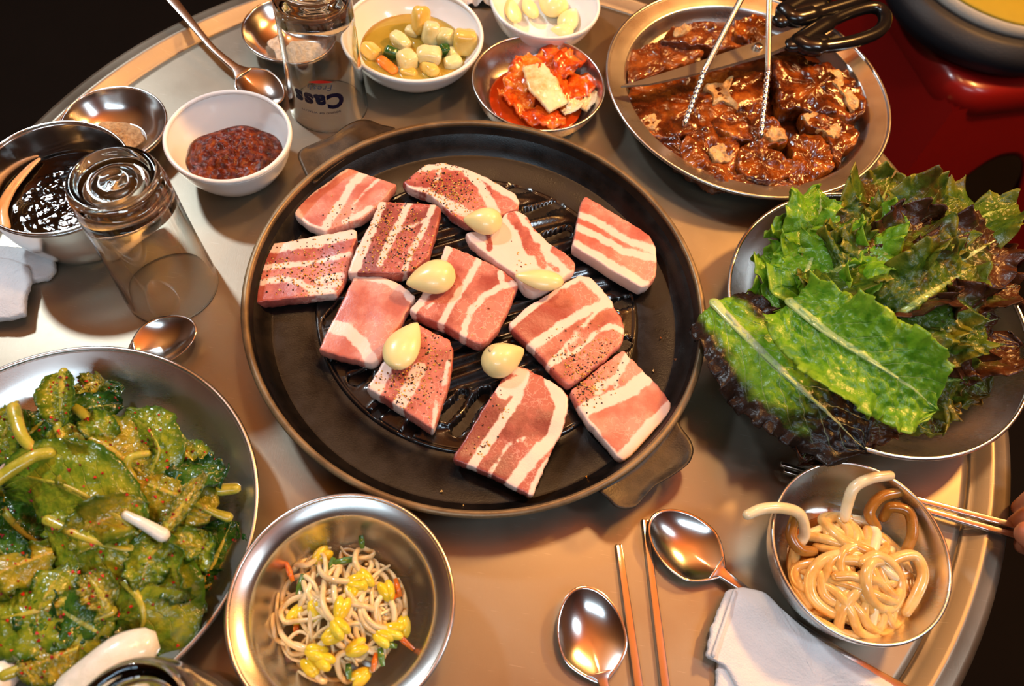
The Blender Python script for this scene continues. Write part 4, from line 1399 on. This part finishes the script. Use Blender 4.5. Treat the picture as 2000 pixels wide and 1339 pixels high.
def wander(r, c, R, h, zb, length, step, turn, z_extra, start=None, tight=1.0):
    """a limp strand wandering over a heap"""
    a0 = r.uniform(0, 2 * PI); rr = R * math.sqrt(r.random()) * .9
    p = Vector((c.x + rr * math.cos(a0), c.y + rr * math.sin(a0), 0))
    hd = r.uniform(0, 2 * PI); k = r.uniform(-turn, turn)
    pts = []
    n = int(length / step)
    for i in range(n + 1):
        z = mound(p.x, p.y, c, R, h, zb) + z_extra + .0035 * math.sin(i * .9 + a0 * 3) * (.6 if i else 0)
        pts.append(Vector((p.x, p.y, T + z)))
        k += r.uniform(-turn, turn) * .45; k = max(-turn, min(turn, k))
        hd += k
        d = Vector((c.x - p.x, c.y - p.y, 0))
        if d.length > R * .82:
            want = math.atan2(d.y, d.x); df = (want - hd + PI) % (2 * PI) - PI
            hd += .75 * tight * max(-1, min(1, df))
        p = p + Vector((math.cos(hd), math.sin(hd), 0)) * step
        e = Vector((p.x - c.x, p.y - c.y, 0))
        if e.length > R: p = Vector((c.x, c.y, 0)) + e * (R / e.length)
    return pts


heads = [(620, 1090), (685, 1135), (706, 1120), (686, 1165), (585, 1188), (612, 1180), (655, 1216), (738, 1237), (758, 1228), (797, 1212), (622, 1282), (614, 1310), (720, 1325), (685, 1270), (664, 1200), (606, 1270), (640, 1248), (760, 1165)]
ORD = 'first second third fourth fifth sixth seventh eighth ninth tenth eleventh twelfth thirteenth fourteenth fifteenth sixteenth seventeenth eighteenth'.split()
r_ = random.Random(5)
for k in range(54):
    hx = heads[k] if k < len(heads) else None
    ze = r_.uniform(0, .007) + (.004 if k < len(heads) else 0)
    pts = wander(r_, scen, .036, .016, .0075, r_.uniform(.045, .080), .0075, .55, ze)
    if hx:
        h = P(*hx, 0); h = P(hx[0], hx[1], mound(h.x, h.y, scen, .036, .016, .0075) + ze + .001)
        pts = [h + (q - pts[0]) for q in pts]
        pts = [Vector((scen.x + (q.x - scen.x) * min(1, .038 / max(1e-4, math.hypot(q.x - scen.x, q.y - scen.y))), scen.y + (q.y - scen.y) * min(1, .038 / max(1e-4, math.hypot(q.x - scen.x, q.y - scen.y))), q.z)) for q in pts]
        pts = [pts[0]] + [Vector((q.x, q.y, T + mound(q.x, q.y, scen, .037, .016, .0075) + ze * (1 - .5 * i / len(pts)) + .002 * math.sin(i * 1.3))) for i, q in enumerate(pts) if i]
    rank = sorted(heads).index(hx) if hx else 0
    t = thing('bean_sprout', ORD[rank] + ' yellow-headed bean sprout counted from the left of the heap' if hx else 'pale headless bean sprout stem tangled in the heap', 'sprout', pts[0], SP)
    MB().add(tube(spl(pts, 4), lambda s: .00185 * (1 - .55 * s ** 2) * (1 if s > .03 else .8), 7)).build('stem', MATS['sprout_stem'], t)
    if hx:
        d = (pts[0] - pts[1]).normalized(); an = math.atan2(d.y, d.x)
        for s in (-1, 1):
            off = Vector((-math.sin(an), math.cos(an), .15 * s)) * .0016 * s
            MB().add(blob(pts[0] + d * .0035 + off, (.0066, .0032, .0042), (r_.uniform(-.3, .3), r_.uniform(-.3, .3), an + .16 * s), k, .06, 1.2, 16, 10)).build('bean_half', MATS['sprout_bean'], t)
for k, (a, b, lab) in enumerate((((537, 1085), (550, 1112), 'carrot strip at the far left of the sprout heap'), ((560, 1100), (572, 1135), 'carrot strip under the left sprouts'), ((772, 1130), (782, 1165), 'carrot strip at the upper right of the sprout heap'),
                                 ((690, 1205), (735, 1200), 'carrot strip in the middle of the sprout heap'), ((770, 1235), (808, 1268), 'carrot strip pointing out at the right'), ((735, 1275), (728, 1310), 'carrot strip at the front of the sprout heap'), ((580, 1215), (578, 1240), 'short carrot strip at the left front of the sprouts'), ((745, 1180), (780, 1160), 'carrot strip beside the right bean heads'))):
    A, B = P(*a, .019), P(*b, .018)
    o = MB().add(ribbon([A, A.lerp(B, .5) + Vector((0, 0, .001)), B], [.0012, .0018, .0012], .0022)).build('carrot_strip', MATS['carrot'])
    tag(o, lab, 'carrot', 'carrot strips among the sprouts')
for k, (a, b, lab) in enumerate((((652, 1088), (630, 1145), 'light green scallion strip at the top of the sprouts'), ((705, 1045), (708, 1070), 'thin scallion tip poking out above the sprouts'), ((592, 1120), (580, 1170), 'dark scallion piece at the left of the sprouts'), ((650, 1098), (700, 1090), 'dark scallion piece under the upper sprouts'),
                                 ((750, 1255), (775, 1262), 'dark scallion piece at the right of the sprouts'), ((680, 1295), (682, 1325), 'dark scallion piece at the front of the sprouts'), ((742, 1265), (748, 1300), 'scallion piece beside the front carrot strip'))):
    A, B = P(*a, .021), P(*b, .019)
    o = MB().add(ribbon([A, A.lerp(B, .5) + Vector((0, 0, .001)), B], [.0014, .0020, .0012], .0009)).build('scallion_piece', MATS['scallion'])
    tag(o, lab, 'scallion', 'scallion pieces among the sprouts')

# ------------------------------------------------------------------ thick noodles
ND = 'thick noodles in the steel bowl'
ncen = P(1668, 1120, .020)


def noodle(pts, mat, label, rad=.0036):
    o = MB().add(tube(spl(pts, 6), lambda s: rad * (1 - .12 * abs(2 * s - 1) ** 3), 12)).build('thick_noodle', MATS[mat])
    return tag(o, label, 'noodle', ND)


def np_(l): return [P(x, y, z) for x, y, z in l]


noodle(np_([(1460, 1005, .046), (1490, 993, .047), (1530, 992, .045), (1562, 1004, .038), (1572, 1040, .026), (1560, 1065, .020)]), 'noodle_pale', 'pale noodle hanging over the left bowl rim')
noodle(np_([(1738, 928, .043), (1700, 934, .043), (1668, 952, .039), (1655, 985, .031), (1650, 1010, .026)]), 'noodle_pale', 'pale noodle reaching up over the far bowl rim')
noodle(np_([(1760, 960, .033), (1720, 970, .032), (1698, 1000, .027), (1712, 1030, .022)]), 'noodle_brown', 'brown noodle curled against the far bowl wall')
noodle(np_([(1770, 1075, .026), (1782, 1040, .030), (1775, 1000, .032), (1740, 990, .030), (1725, 1010, .024)]), 'noodle_brown', 'brown noodle looped along the right bowl wall')
noodle(np_([(1770, 1195, .023), (1790, 1160, .027), (1803, 1120, .029), (1785, 1085, .030), (1740, 1095, .030), (1705, 1135, .027)]), 'noodle', 'noodle bending down along the right of the heap')
noodle(np_([(1552, 1012, .033), (1545, 1045, .029), (1562, 1072, .026), (1588, 1076, .024)]), 'noodle_brown', 'noodle end against the left bowl wall')
noodle(np_([(1590, 1210, .020), (1650, 1238, .018), (1700, 1240, .019), (1722, 1205, .024), (1718, 1170, .027), (1690, 1150, .028), (1650, 1160, .027), (1640, 1185, .024), (1655, 1205, .021)]), 'noodle', 'noodle looping across the front of the heap')
noodle(np_([(1700, 1088, .030), (1650, 1082, .030), (1605, 1095, .028), (1582, 1130, .025), (1590, 1170, .022), (1630, 1198, .020), (1670, 1195, .020)]), 'noodle', 'long noodle ring around the left of the heap')
noodle(np_([(1600, 1120, .026), (1610, 1160, .024), (1640, 1180, .023)]), 'noodle', 'short noodle arc inside the left ring')
r_ = random.Random(9)
for k in range(28):
    pts = wander(r_, ncen, .037, .017, .0105, r_.uniform(.07, .12), .010, .75, r_.uniform(0, .008))
    noodle(pts, 'noodle' if k % 6 else 'noodle_pale', 'thick noodle coated in sauce, tangled in the middle of the heap' if k % 6 else 'paler thick noodle tangled in the middle of the heap', r_.uniform(.0030, .0037))

# ------------------------------------------------------------------ lettuce
LT = 'lettuce leaves heaped on the steel plate'
WIDE = lambda t: (math.sin(PI * min(1, .10 + .90 * t) ** .85)) ** .6 * (.55 + .75 * t)


def lettuce(label, path, w, mat, seed, ruff=.007, F=5.5, cup=.15, up=(0, 0, 1), prof=None, twist=0.0, fold=0.0, rib=.0026, nu=110, nv=40):
    pts = [P(*p) if not isinstance(p, Vector) else p for p in path]
    t = thing('lettuce_leaf', label, 'lettuce', pts[0], LT)
    leafobj('blade', leafmesh(pts, w, Vector(up), nu, nv, ruff, F, cup, seed, .0022, prof or WIDE, twist, .10, fold, rib), mat, t)
    rp = spl(pts, 8); rp = rp[:int(len(rp) * .72)]
    MB().add(tube([q + Vector(up) * .0008 for q in rp], lambda s: .0042 * (1 - .85 * s) + .0003, 8, .45)).build('midrib', MATS['lettuce_rib'], t)
    return t


r_ = random.Random(21)
mats = ['lettuce_olive', 'lettuce_green', 'lettuce_olive', 'lettuce_red', 'lettuce_green', 'lettuce_olive']
deep = [
    # (start, end, lift, half width, mat, words)
    ((1640, 700), (1480, 830), .030, .034, 'lettuce_red', 'dark red lettuce leaf at the bottom of the heap, front left'),
    ((1660, 720), (1560, 905), .034, .030, 'lettuce_red', 'dark ruffled lettuce leaf drooping towards the noodle bowl'),
    ((1700, 720), (1680, 880), .040, .032, 'lettuce_red', 'dark lettuce leaf over the front of the plate'),
    ((1740, 700), (1830, 850), .046, .034, 'lettuce_olive', 'olive lettuce leaf at the front right of the heap'),
    ((1740, 660), (1930, 770), .050, .036, 'lettuce_olive', 'olive lettuce leaf pointing to the right plate rim'),
    ((1700, 620), (1990, 680), .060, .036, 'lettuce_red', 'brown edged lettuce leaf at the right of the heap'),
    ((1700, 600), (1990, 560), .075, .038, 'lettuce_red', 'brown edged lettuce leaf reaching the right picture edge'),
    ((1700, 560), (1960, 460), .082, .038, 'lettuce_red', 'ruffled olive lettuce leaf at the upper right of the heap'),
    ((1690, 540), (1870, 390), .080, .036, 'lettuce_olive', 'bright edged lettuce leaf at the top right of the heap'),
    ((1670, 540), (1740, 350), .070, .034, 'lettuce_olive', 'dark lettuce leaf touching the marinated pork plate'),
    ((1640, 560), (1600, 370), .066, .034, 'lettuce_green', 'green lettuce leaf at the top left of the heap'),
    ((1640, 580), (1535, 430), .064, .033, 'lettuce_green', 'bright green frilled leaf at the upper left'),
    ((1640, 600), (1490, 500), .062, .034, 'lettuce_green', 'bright green frilled leaf spilling towards the pan'),
    ((1650, 620), (1480, 575), .058, .030, 'lettuce_green', 'light green frilled leaf above the big front leaf'),
    ((1650, 560), (1830, 440), .094, .036, 'lettuce_red', 'upper lettuce leaf lit warm, in the middle of the top'),
    ((1620, 545), (1700, 410), .088, .032, 'lettuce_olive', 'curled lettuce leaf at the crest of the heap'),
    ((1660, 590), (1880, 540), .096, .036, 'lettuce_red', 'reddish brown lettuce leaf across the middle right'),
    ((1650, 610), (1850, 640), .092, .034, 'lettuce_olive', 'dark olive lettuce leaf behind the big ribbed one'),
    ((1590, 560), (1720, 500), .090, .030, 'lettuce_olive', 'olive lettuce leaf in the centre of the heap'),
    ((1560, 580), (1600, 470), .078, .030, 'lettuce_green', 'bright frilled leaf in the left centre of the heap'),
    ((1700, 640), (1930, 620), .085, .032, 'lettuce_olive', 'brown tinged lettuce leaf above the right plate rim'),
    ((1730, 500), (1985, 400), .070, .034, 'lettuce_olive', 'green lettuce leaf at the far upper right'),
]
for k, (a, b, z, w, mat, lab) in enumerate(deep):
    mid = ((a[0] + b[0]) / 2 + r_.uniform(-15, 15), (a[1] + b[1]) / 2 + r_.uniform(-15, 15))
    zb = max(.024, z - .035)
    ze = max(.030, z - .012 + r_.uniform(-.006, .010))
    lettuce(lab, [(a[0], a[1], zb), (mid[0], mid[1], z), (b[0], b[1], ze)], w * .9, mat, 200 + k, ruff=.0105, F=r_.uniform(2.4, 3.2), cup=r_.uniform(-.1, .45), twist=r_.uniform(-.5, .5))
for k, (pth, w, up, lab) in enumerate((
        ([(1600, 640, .050), (1590, 540, .074), (1625, 420, .072)], .036, (-.75, .1, .8), 'bright green leaf with a lacy frilled margin facing the pan'),
        ([(1640, 620, .060), (1650, 520, .088), (1700, 400, .082)], .036, (-.6, .0, .9), 'bright green frilled leaf just right of the lacy one'),
        ([(1680, 600, .070), (1730, 500, .098), (1810, 410, .088)], .034, (-.5, -.1, .9), 'frilled leaf with a pale crinkled edge along the crest'),
        ([(1600, 700, .044), (1540, 640, .062), (1490, 560, .056)], .030, (-.3, -.5, .9), 'yellow green frilled leaf tucked behind the split coloured one'),
        ([(1700, 650, .070), (1790, 590, .100), (1900, 520, .092)], .034, (-.2, -.6, .9), 'crinkled lettuce leaf draped over the right of the crest'),
        ([(1740, 660, .066), (1840, 650, .086), (1950, 620, .078)], .032, (-.1, -.7, .8), 'crinkled brown tipped leaf facing the noodle bowl'),
        ([(1720, 720, .054), (1800, 740, .068), (1890, 740, .060)], .030, (-.1, -.7, .8), 'low crinkled leaf right of the big ribbed one'))):
    lettuce(lab, pth, w, ('lettuce_green', 'lettuce_green', 'lettuce_olive', 'lettuce_green', 'lettuce_olive', 'lettuce_red', 'lettuce_olive')[k], 330 + k, ruff=.011, F=3.4, cup=.1, up=up)
lettuce('large split coloured lettuce leaf hanging over the plate towards the pan', [(1396, 592, .052), (1450, 650, .060), (1530, 728, .064), (1620, 810, .056), (1690, 880, .046)], .034, 'lettuce_split', 301, ruff=.0075, F=3.4, cup=-.15, up=(-.15, -.35, 1),
        prof=lambda t: (.42 + .62 * math.sin(PI * min(1, .12 + t * .80))) * (1 if t < .92 else (1 - t) / .08 + .05))
lettuce('big ribbed green lettuce leaf lying across the front of the heap', [(1545, 590, .084), (1610, 645, .096), (1690, 698, .100), (1770, 750, .092), (1830, 800, .080)], .030, 'lettuce_green', 302, ruff=.0075, F=3.4, cup=.25, up=(-.2, -.5, 1),
        prof=lambda t: (.40 + .62 * math.sin(PI * min(1, .10 + t * .80))) * (1 if t < .92 else (1 - t) / .08 + .05))

# ------------------------------------------------------------------ green salad
GS = 'dressed salad leaves on the large plate'
CR5 = (0, 640, 1.916)
LONG = lambda t: (math.sin(PI * min(1, .05 + .93 * t))) ** .55


def salad(label, path, w, mat, seed, stem=None, cup=.25, ruff=.0025, F=4, twist=0.0, up=(0, 0, 1), prof=None, flakes=14, fold=0.0):
    pts = [P(CR5[0] + x / CR5[2], CR5[1] + y / CR5[2], z) for x, y, z in path]
    t = thing('salad_leaf', label, 'leaf', pts[0], GS)
    v, f, uv = leafmesh(pts, w, Vector(up), 44, 24, ruff, F, cup, seed, .0020, prof or LONG, twist, .07, fold, .0022)
    leafobj('blade', (v, f, uv), mat, t, .0007)
    sp = spl(pts, 8)
    if stem:
        ext = [P(CR5[0] + x / CR5[2], CR5[1] + y / CR5[2], z) for x, y, z in stem]
        sp = spl(list(reversed(ext)) + pts[:max(2, len(pts) - 1)], 8)
    else: sp = sp[:int(len(sp) * .8)]
    MB().add(tube([q + Vector((0, 0, .0012)) for q in sp], lambda s: .0027 * (1 - .80 * s) + .0004, 8, .6)).build('stem', MATS['salad_stem'], t)
    r = random.Random(seed)
    spots = []
    m = 25
    for _ in range(flakes):
        i = r.randrange(4, 40); j = r.randrange(2, 22)
        spots.append(v[i * m + j] + Vector((0, 0, .0009)))
    o = crumbs('chili_flakes', spots, 'chili_flake_red', t, .0014, seed)
    return t


salad('dark leaf lining the plate at the right of the salad', [(700, 1040, .018), (800, 880, .020), (870, 720, .024)], .021, 'salad_dark', 400, cup=.2)
salad('dark leaf at the right lower edge of the salad', [(560, 1130, .020), (720, 1000, .020), (860, 930, .020)], .012, 'salad_dark', 401, cup=.2)
salad('dark leaf under the left side of the salad', [(-40, 600, .024), (80, 760, .026), (260, 860, .024)], .026, 'salad_dark', 402)
salad('dark leaf at the bottom of the heap, lower left', [(-60, 980, .024), (120, 1010, .030), (330, 960, .028)], .024, 'salad_dark', 403)
salad('dark leaf under the front of the salad', [(330, 1010, .022), (500, 1000, .026), (690, 960, .022)], .024, 'salad_dark', 404)
salad('dark leaf behind the salad at the top', [(250, 420, .020), (360, 280, .026), (460, 215, .026)], .013, 'salad_dark', 405, flakes=8, cup=.4)
salad('dark leaf at the top left under the upright stem', [(20, 470, .020), (120, 390, .026), (200, 320, .028)], .014, 'salad_dark', 406)
salad('dark leaf in the middle of the salad', [(230, 520, .026), (360, 600, .030), (470, 690, .030)], .022, 'salad_dark', 407)
salad('green leaf at the left edge with a reddish stem', [(60, 300, .034), (20, 400, .034), (-40, 520, .028)], .014, 'salad_green', 408, stem=[(60, 290, .040)])
salad('upright folded green leaf at the top of the salad', [(240, 170, .052), (232, 260, .050), (228, 370, .044)], .0105, 'salad_green', 409, cup=.9, ruff=.0015)
salad('green leaf running down from the upright folded one', [(220, 370, .044), (250, 470, .042), (285, 580, .036)], .016, 'salad_green', 410, cup=-.2)
salad('small yellow green leaf at the top of the plate', [(300, 260, .030), (340, 215, .034), (390, 205, .034)], .008, 'salad_olive', 411, flakes=5)
salad('broad olive leaf near the centre of the salad', [(285, 400, .040), (390, 440, .044), (500, 520, .042), (560, 560, .038)], .024, 'salad_olive', 412, cup=-.25)
salad('curled green leaf at the upper right with a thick yellow rib', [(565, 545, .036), (598, 460, .044), (560, 380, .046), (470, 320, .038)], .014, 'salad_green', 413, cup=-.5, up=(-.6, -.2, 1), stem=[(560, 550, .034)])
salad('curled leaf at the right with pale rib', [(740, 560, .028), (700, 480, .034), (630, 440, .036)], .013, 'salad_green', 414, cup=-.4, up=(-.3, .2, 1))
salad('long green leaf ending in a pale cut stem at the right', [(800, 690, .034), (690, 640, .038), (560, 590, .040), (450, 560, .038)], .018, 'salad_olive', 415, cup=-.2, stem=[(855, 710, .032)])
salad('large green leaf lying across the middle left', [(510, 770, .046), (400, 680, .052), (260, 600, .054), (110, 560, .048), (10, 600, .040)], .026, 'salad_green', 416, cup=-.22, stem=[(512, 800, .042)], up=(.1, -.4, 1), flakes=26)
salad('broad wrinkled leaf in the middle front of the salad', [(180, 720, .046), (330, 790, .048), (480, 830, .046), (610, 810, .038)], .024, 'salad_green', 417, cup=-.3, up=(0, -.3, 1), flakes=22)
salad('pale stem leaf crossing the right of the salad', [(610, 770, .046), (690, 660, .050), (770, 545, .050)], .0055, 'salad_olive', 418, cup=.2, ruff=.0008, flakes=4)
salad('small leaf with a yellow stem pointing down at the right', [(690, 950, .030), (720, 850, .036), (770, 760, .036)], .013, 'salad_green', 419, stem=[(685, 965, .028)])
salad('wide green leaf at the front right of the salad', [(450, 930, .034), (520, 1010, .038), (540, 1100, .034), (500, 1165, .028)], .030, 'salad_green', 420, cup=-.2, up=(0, -.3, 1), flakes=22, prof=lambda t: .75 + .3 * math.sin(PI * t))
salad('long flat leaf along the lower left of the plate', [(420, 1060, .034), (300, 1110, .040), (150, 1170, .040), (-30, 1240, .034)], .020, 'salad_green', 421, cup=-.15, up=(.1, -.4, 1), flakes=20)
salad('broad leaf in the lower left quarter of the salad', [(330, 990, .038), (200, 1040, .044), (60, 1080, .044), (-60, 1090, .040)], .024, 'salad_green', 422, cup=-.2, flakes=20)
salad('olive leaf at the bottom with a red coated stem', [(290, 1200, .036), (190, 1240, .040), (60, 1290, .040)], .012, 'salad_olive', 423, cup=-.3, stem=[(20, 1300, .038)], flakes=10)
salad('leaf stub with a white stem in the lower middle', [(400, 1050, .046), (370, 980, .050), (320, 920, .048)], .010, 'salad_olive', 424, cup=.2)
salad('dark leaf at the left edge, lower half', [(50, 980, .040), (30, 880, .044), (-30, 780, .042)], .013, 'salad_dark', 425, cup=.3, stem=[(50, 1000, .038)])

r_ = random.Random(77)
for k in range(18):
    a, d = r_.uniform(0, 2 * PI), .078 * math.sqrt(r_.random())
    c = Vector((gc.x + .008 + d * math.cos(a), gc.y - .004 + d * math.sin(a) * .95, 0))
    h = r_.uniform(0, 2 * PI); L = r_.uniform(.028, .045)
    zb = .026 + .020 * max(0, 1 - (d / .085) ** 2) + r_.uniform(0, .006)
    pts = [Vector((c.x + math.cos(h) * L * q, c.y + math.sin(h) * L * q, T + zb + (.006 if q == 0 else -.001))) for q in (-.5, 0, .5)]
    t = thing('salad_leaf', 'small crumpled salad leaf piece tucked among the larger leaves', 'leaf', pts[0], GS)
    v, f, uv = leafmesh(pts, r_.uniform(.009, .015), Vector((r_.uniform(-.4, .4), r_.uniform(-.5, .2), 1)), 30, 18, .005, 2.2, r_.uniform(-.6, .6), 460 + k, .0022, LONG, r_.uniform(-.6, .6), .12, 0, .001)
    leafobj('blade', (v, f, uv), ('salad_green', 'salad_olive', 'salad_dark')[k % 3], t, .0007)
    crumbs('chili_flakes', [v[r_.randrange(len(v))] + Vector((0, 0, .0009)) for _ in range(7)], 'chili_flake_red', t, .0014, k)


def stalk(label, path, r0, r1, mat, flat=.8):
    pts = spl([P(CR5[0] + x / CR5[2], CR5[1] + y / CR5[2], z) for x, y, z in path], 8)
    o = MB().add(tube(pts, lambda s: r0 + (r1 - r0) * s, 10, flat)).build('salad_stalk', MATS[mat])
    return tag(o, label, 'stalk', 'loose stalks in the salad')


stalk('yellow stalk reaching in from the left picture edge', [(-40, 590, .056), (60, 520, .058), (130, 480, .058), (185, 468, .056)], .0042, .0036, 'salad_stem')
stalk('orange tinged stalk bending beside the upright leaf', [(50, 300, .046), (80, 400, .050), (140, 470, .048)], .0042, .0030, 'salad_stem')
stalk('short curved yellow stalk at the top of the salad', [(285, 300, .040), (330, 340, .040), (360, 375, .036)], .0030, .0036, 'salad_stem')
stalk('small hooked yellow stalk in the upper middle', [(550, 470, .050), (490, 485, .052), (475, 520, .050), (495, 560, .046)], .0022, .0028, 'salad_stem')
stalk('yellow stalk end at the far right of the salad', [(770, 600, .030), (820, 605, .031), (880, 600, .030)], .0044, .0036, 'salad_stem')
stalk('white cut stalk in the middle of the salad', [(470, 700, .052), (540, 735, .053), (610, 775, .050)], .0026, .0040, 'white_stalk')
stalk('thick white stalk at the bottom of the plate', [(520, 1195, .044), (450, 1225, .046), (370, 1290, .046), (280, 1370, .044)], .0105, .0125, 'white_stalk', .7)
stalk('thick white stalk end at the lower left corner', [(40, 1275, .032), (10, 1300, .034), (-40, 1360, .034)], .008, .010, 'white_stalk', .7)

# ------------------------------------------------------------------ stool, cushion, hand
SZ = .45
sx, sy = .68, 1.18
st = thing('plastic_stool', 'red plastic stool on the floor beyond the table', 'stool', (sx, sy, 0))
rz = Matrix.Rotation(math.radians(22), 3, 'Z')
W0, W1 = .165, .235                           # half width at the seat and at the floor


def rsq(half, rad, n=8):
    out = []
    for qx, qy, a0 in ((1, 1, 0), (-1, 1, 90), (-1, -1, 180), (1, -1, 270)):
        for i in range(n + 1):
            a = math.radians(a0 + 90 * i / n)
            out.append(Vector((qx * (half - rad) + rad * math.cos(a), qy * (half - rad) + rad * math.sin(a), 0)))
    return out


v, f, rows = [], [], []
for half, z in ((W0 + .004, SZ - .050), (W0 + .006, SZ - .040), (W0 + .003, SZ - .012), (W0 - .004, SZ - .003), (W0 - .016, SZ), (W0 - .030, SZ - .002), (W0 - .06, SZ - .006), (.03, SZ - .008)):
    row = []
    for q in rsq(half, min(half * .9, .055)):
        row.append(len(v)); v.append(rz @ q + Vector((sx, sy, z)))
    rows.append(row)
n = len(rows[0])
for A, B in zip(rows, rows[1:]):
    for i in range(n): f.append((A[i], A[(i + 1) % n], B[(i + 1) % n], B[i]))
f.append(tuple(rows[-1]))
MB().add((v, f)).build('seat', MATS['red_plastic'], st)
zt = SZ - .035
for side in range(4):                          # four sides, each an arched skirt that runs down into the legs
    R = Matrix.Rotation(PI / 2 * side, 3, 'Z')
    outer, inner = [], []
    for i in range(41):
        t = i / 40 * 2 - 1
        a = (abs(t)) ** 1.0
        outer.append((t * W0, zt))
        k = min(1.0, max(0, (1 - abs(t)) * 2.6))
        arch = zt - .105 - (zt - .105) * (1 - math.sqrt(max(0, 1 - (min(1, abs(t) / .56)) ** 2.4)))
        inner.append((t, max(0, arch) if abs(t) < .56 else 0))
    v, f = [], []
    for j in range(13):
        s = j / 12
        for (ox, oz), (t, iz) in zip(outer, inner):
            z = oz + (iz - oz) * s
            half = W0 + (W1 - W0) * (1 - z / zt)
            for d in (0, -.006):
                v.append(R @ Vector((t * half, -(half + d), z)))
    m_ = 41 * 2
    for j in range(12):
        for i in range(40):
            a = j * m_ + i * 2
            f.append((a, a + 2, a + m_ + 2, a + m_)); f.append((a + 1, a + m_ + 1, a + m_ + 3, a + 3))
    for i in range(40):
        a = 12 * m_ + i * 2
        f.append((a, a + 2, a + 3, a + 1))
    v = [rz @ q + Vector((sx, sy, 0)) for q in v]
    MB().add((v, f)).build('side_panel', MATS['red_plastic'], st)

cu = thing('round_cushion', 'round black padded bag with a white band and yellow top on the red stool', 'bag', (.625, 1.155, SZ))
cc = (.625, 1.155, SZ)
MB().add(lathe(bezier_prof([(.001, .002), (.13, .002), (.158, .018), (.163, .040), (.152, .058), (.142, .062)], 5) + [(.1, .063), (0, .063)], 72, cc)).build('padded_base', MATS['black_fabric'], cu)
MB().add(lathe([(.1, .062), (.137, .062), (.139, .068), (.137, .078), (.134, .081), (.1, .081)], 72, cc)).build('side_band', MATS['white_fabric'], cu)
MB().add(lathe(bezier_prof([(.135, .0805), (.131, .085), (.10, .091), (.05, .094), (.001, .095)], 5), 72, cc)).build('top_panel', MATS['yellow_fabric'], cu)

# a hand beyond the right picture edge, its fingers on the chopstick ends
tipp = P(1999, 1046, .027)
pal = tipp + Vector((.086, .014, .008))
hand = thing('person', 'person at the right edge, only fingertips holding the chopsticks in view', 'person', (pal.x, pal.y, pal.z))
HY = Matrix.Rotation(math.radians(-8), 3, 'Z')


def hq(f, y, z): return pal + HY @ Vector((-f, y, z))


m = MB()
m.add(blob(hq(.004, .002, 0), (.048, .040, .0155), (0, .10, math.radians(-8)), 3, .05, 1.2, 28, 16, .8))
m.add(tube([hq(-.030, 0, -.002), hq(-.060, 0, -.006), hq(-.10, -.008, -.012), hq(-.17, -.02, -.028)], lambda t: .024 + .010 * t, 20, .8))
for y0, L, r in ((-.030, .068, .0080), (-.010, .076, .0082), (.010, .070, .0080), (.029, .054, .0070)):
    m.add(tube(spl([hq(.030, y0, .002), hq(.030 + L * .36, y0 * .9, .006), hq(.030 + L * .60, y0 * .75 - .002, -.008), hq(.030 + L * .58, y0 * .65 - .003, -.028)], 6), lambda t, r=r: r * (1 - .18 * t), 14))
m.add(tube(spl([hq(-.020, -.026, -.002), hq(.012, -.044, -.004), hq(.048, -.040, -.006), hq(.080, -.024, -.008)], 6), lambda t: .0135 - .0048 * t, 14))
ho = m.build('hand', MATS['skin'], hand)
md = ho.modifiers.new('one_surface', 'REMESH'); md.mode = 'VOXEL'; md.voxel_size = .0017; md.use_smooth_shade = True
md = ho.modifiers.new('soften', 'SMOOTH'); md.iterations = 3; md.factor = .5
MB().add(tube([hq(-.110, -.010, -.014), hq(-.14, -.014, -.020), hq(-.24, -.03, -.044)], lambda t: .042 + .008 * t, 24, .85)).build('sleeve', MATS['black_fabric'], hand)
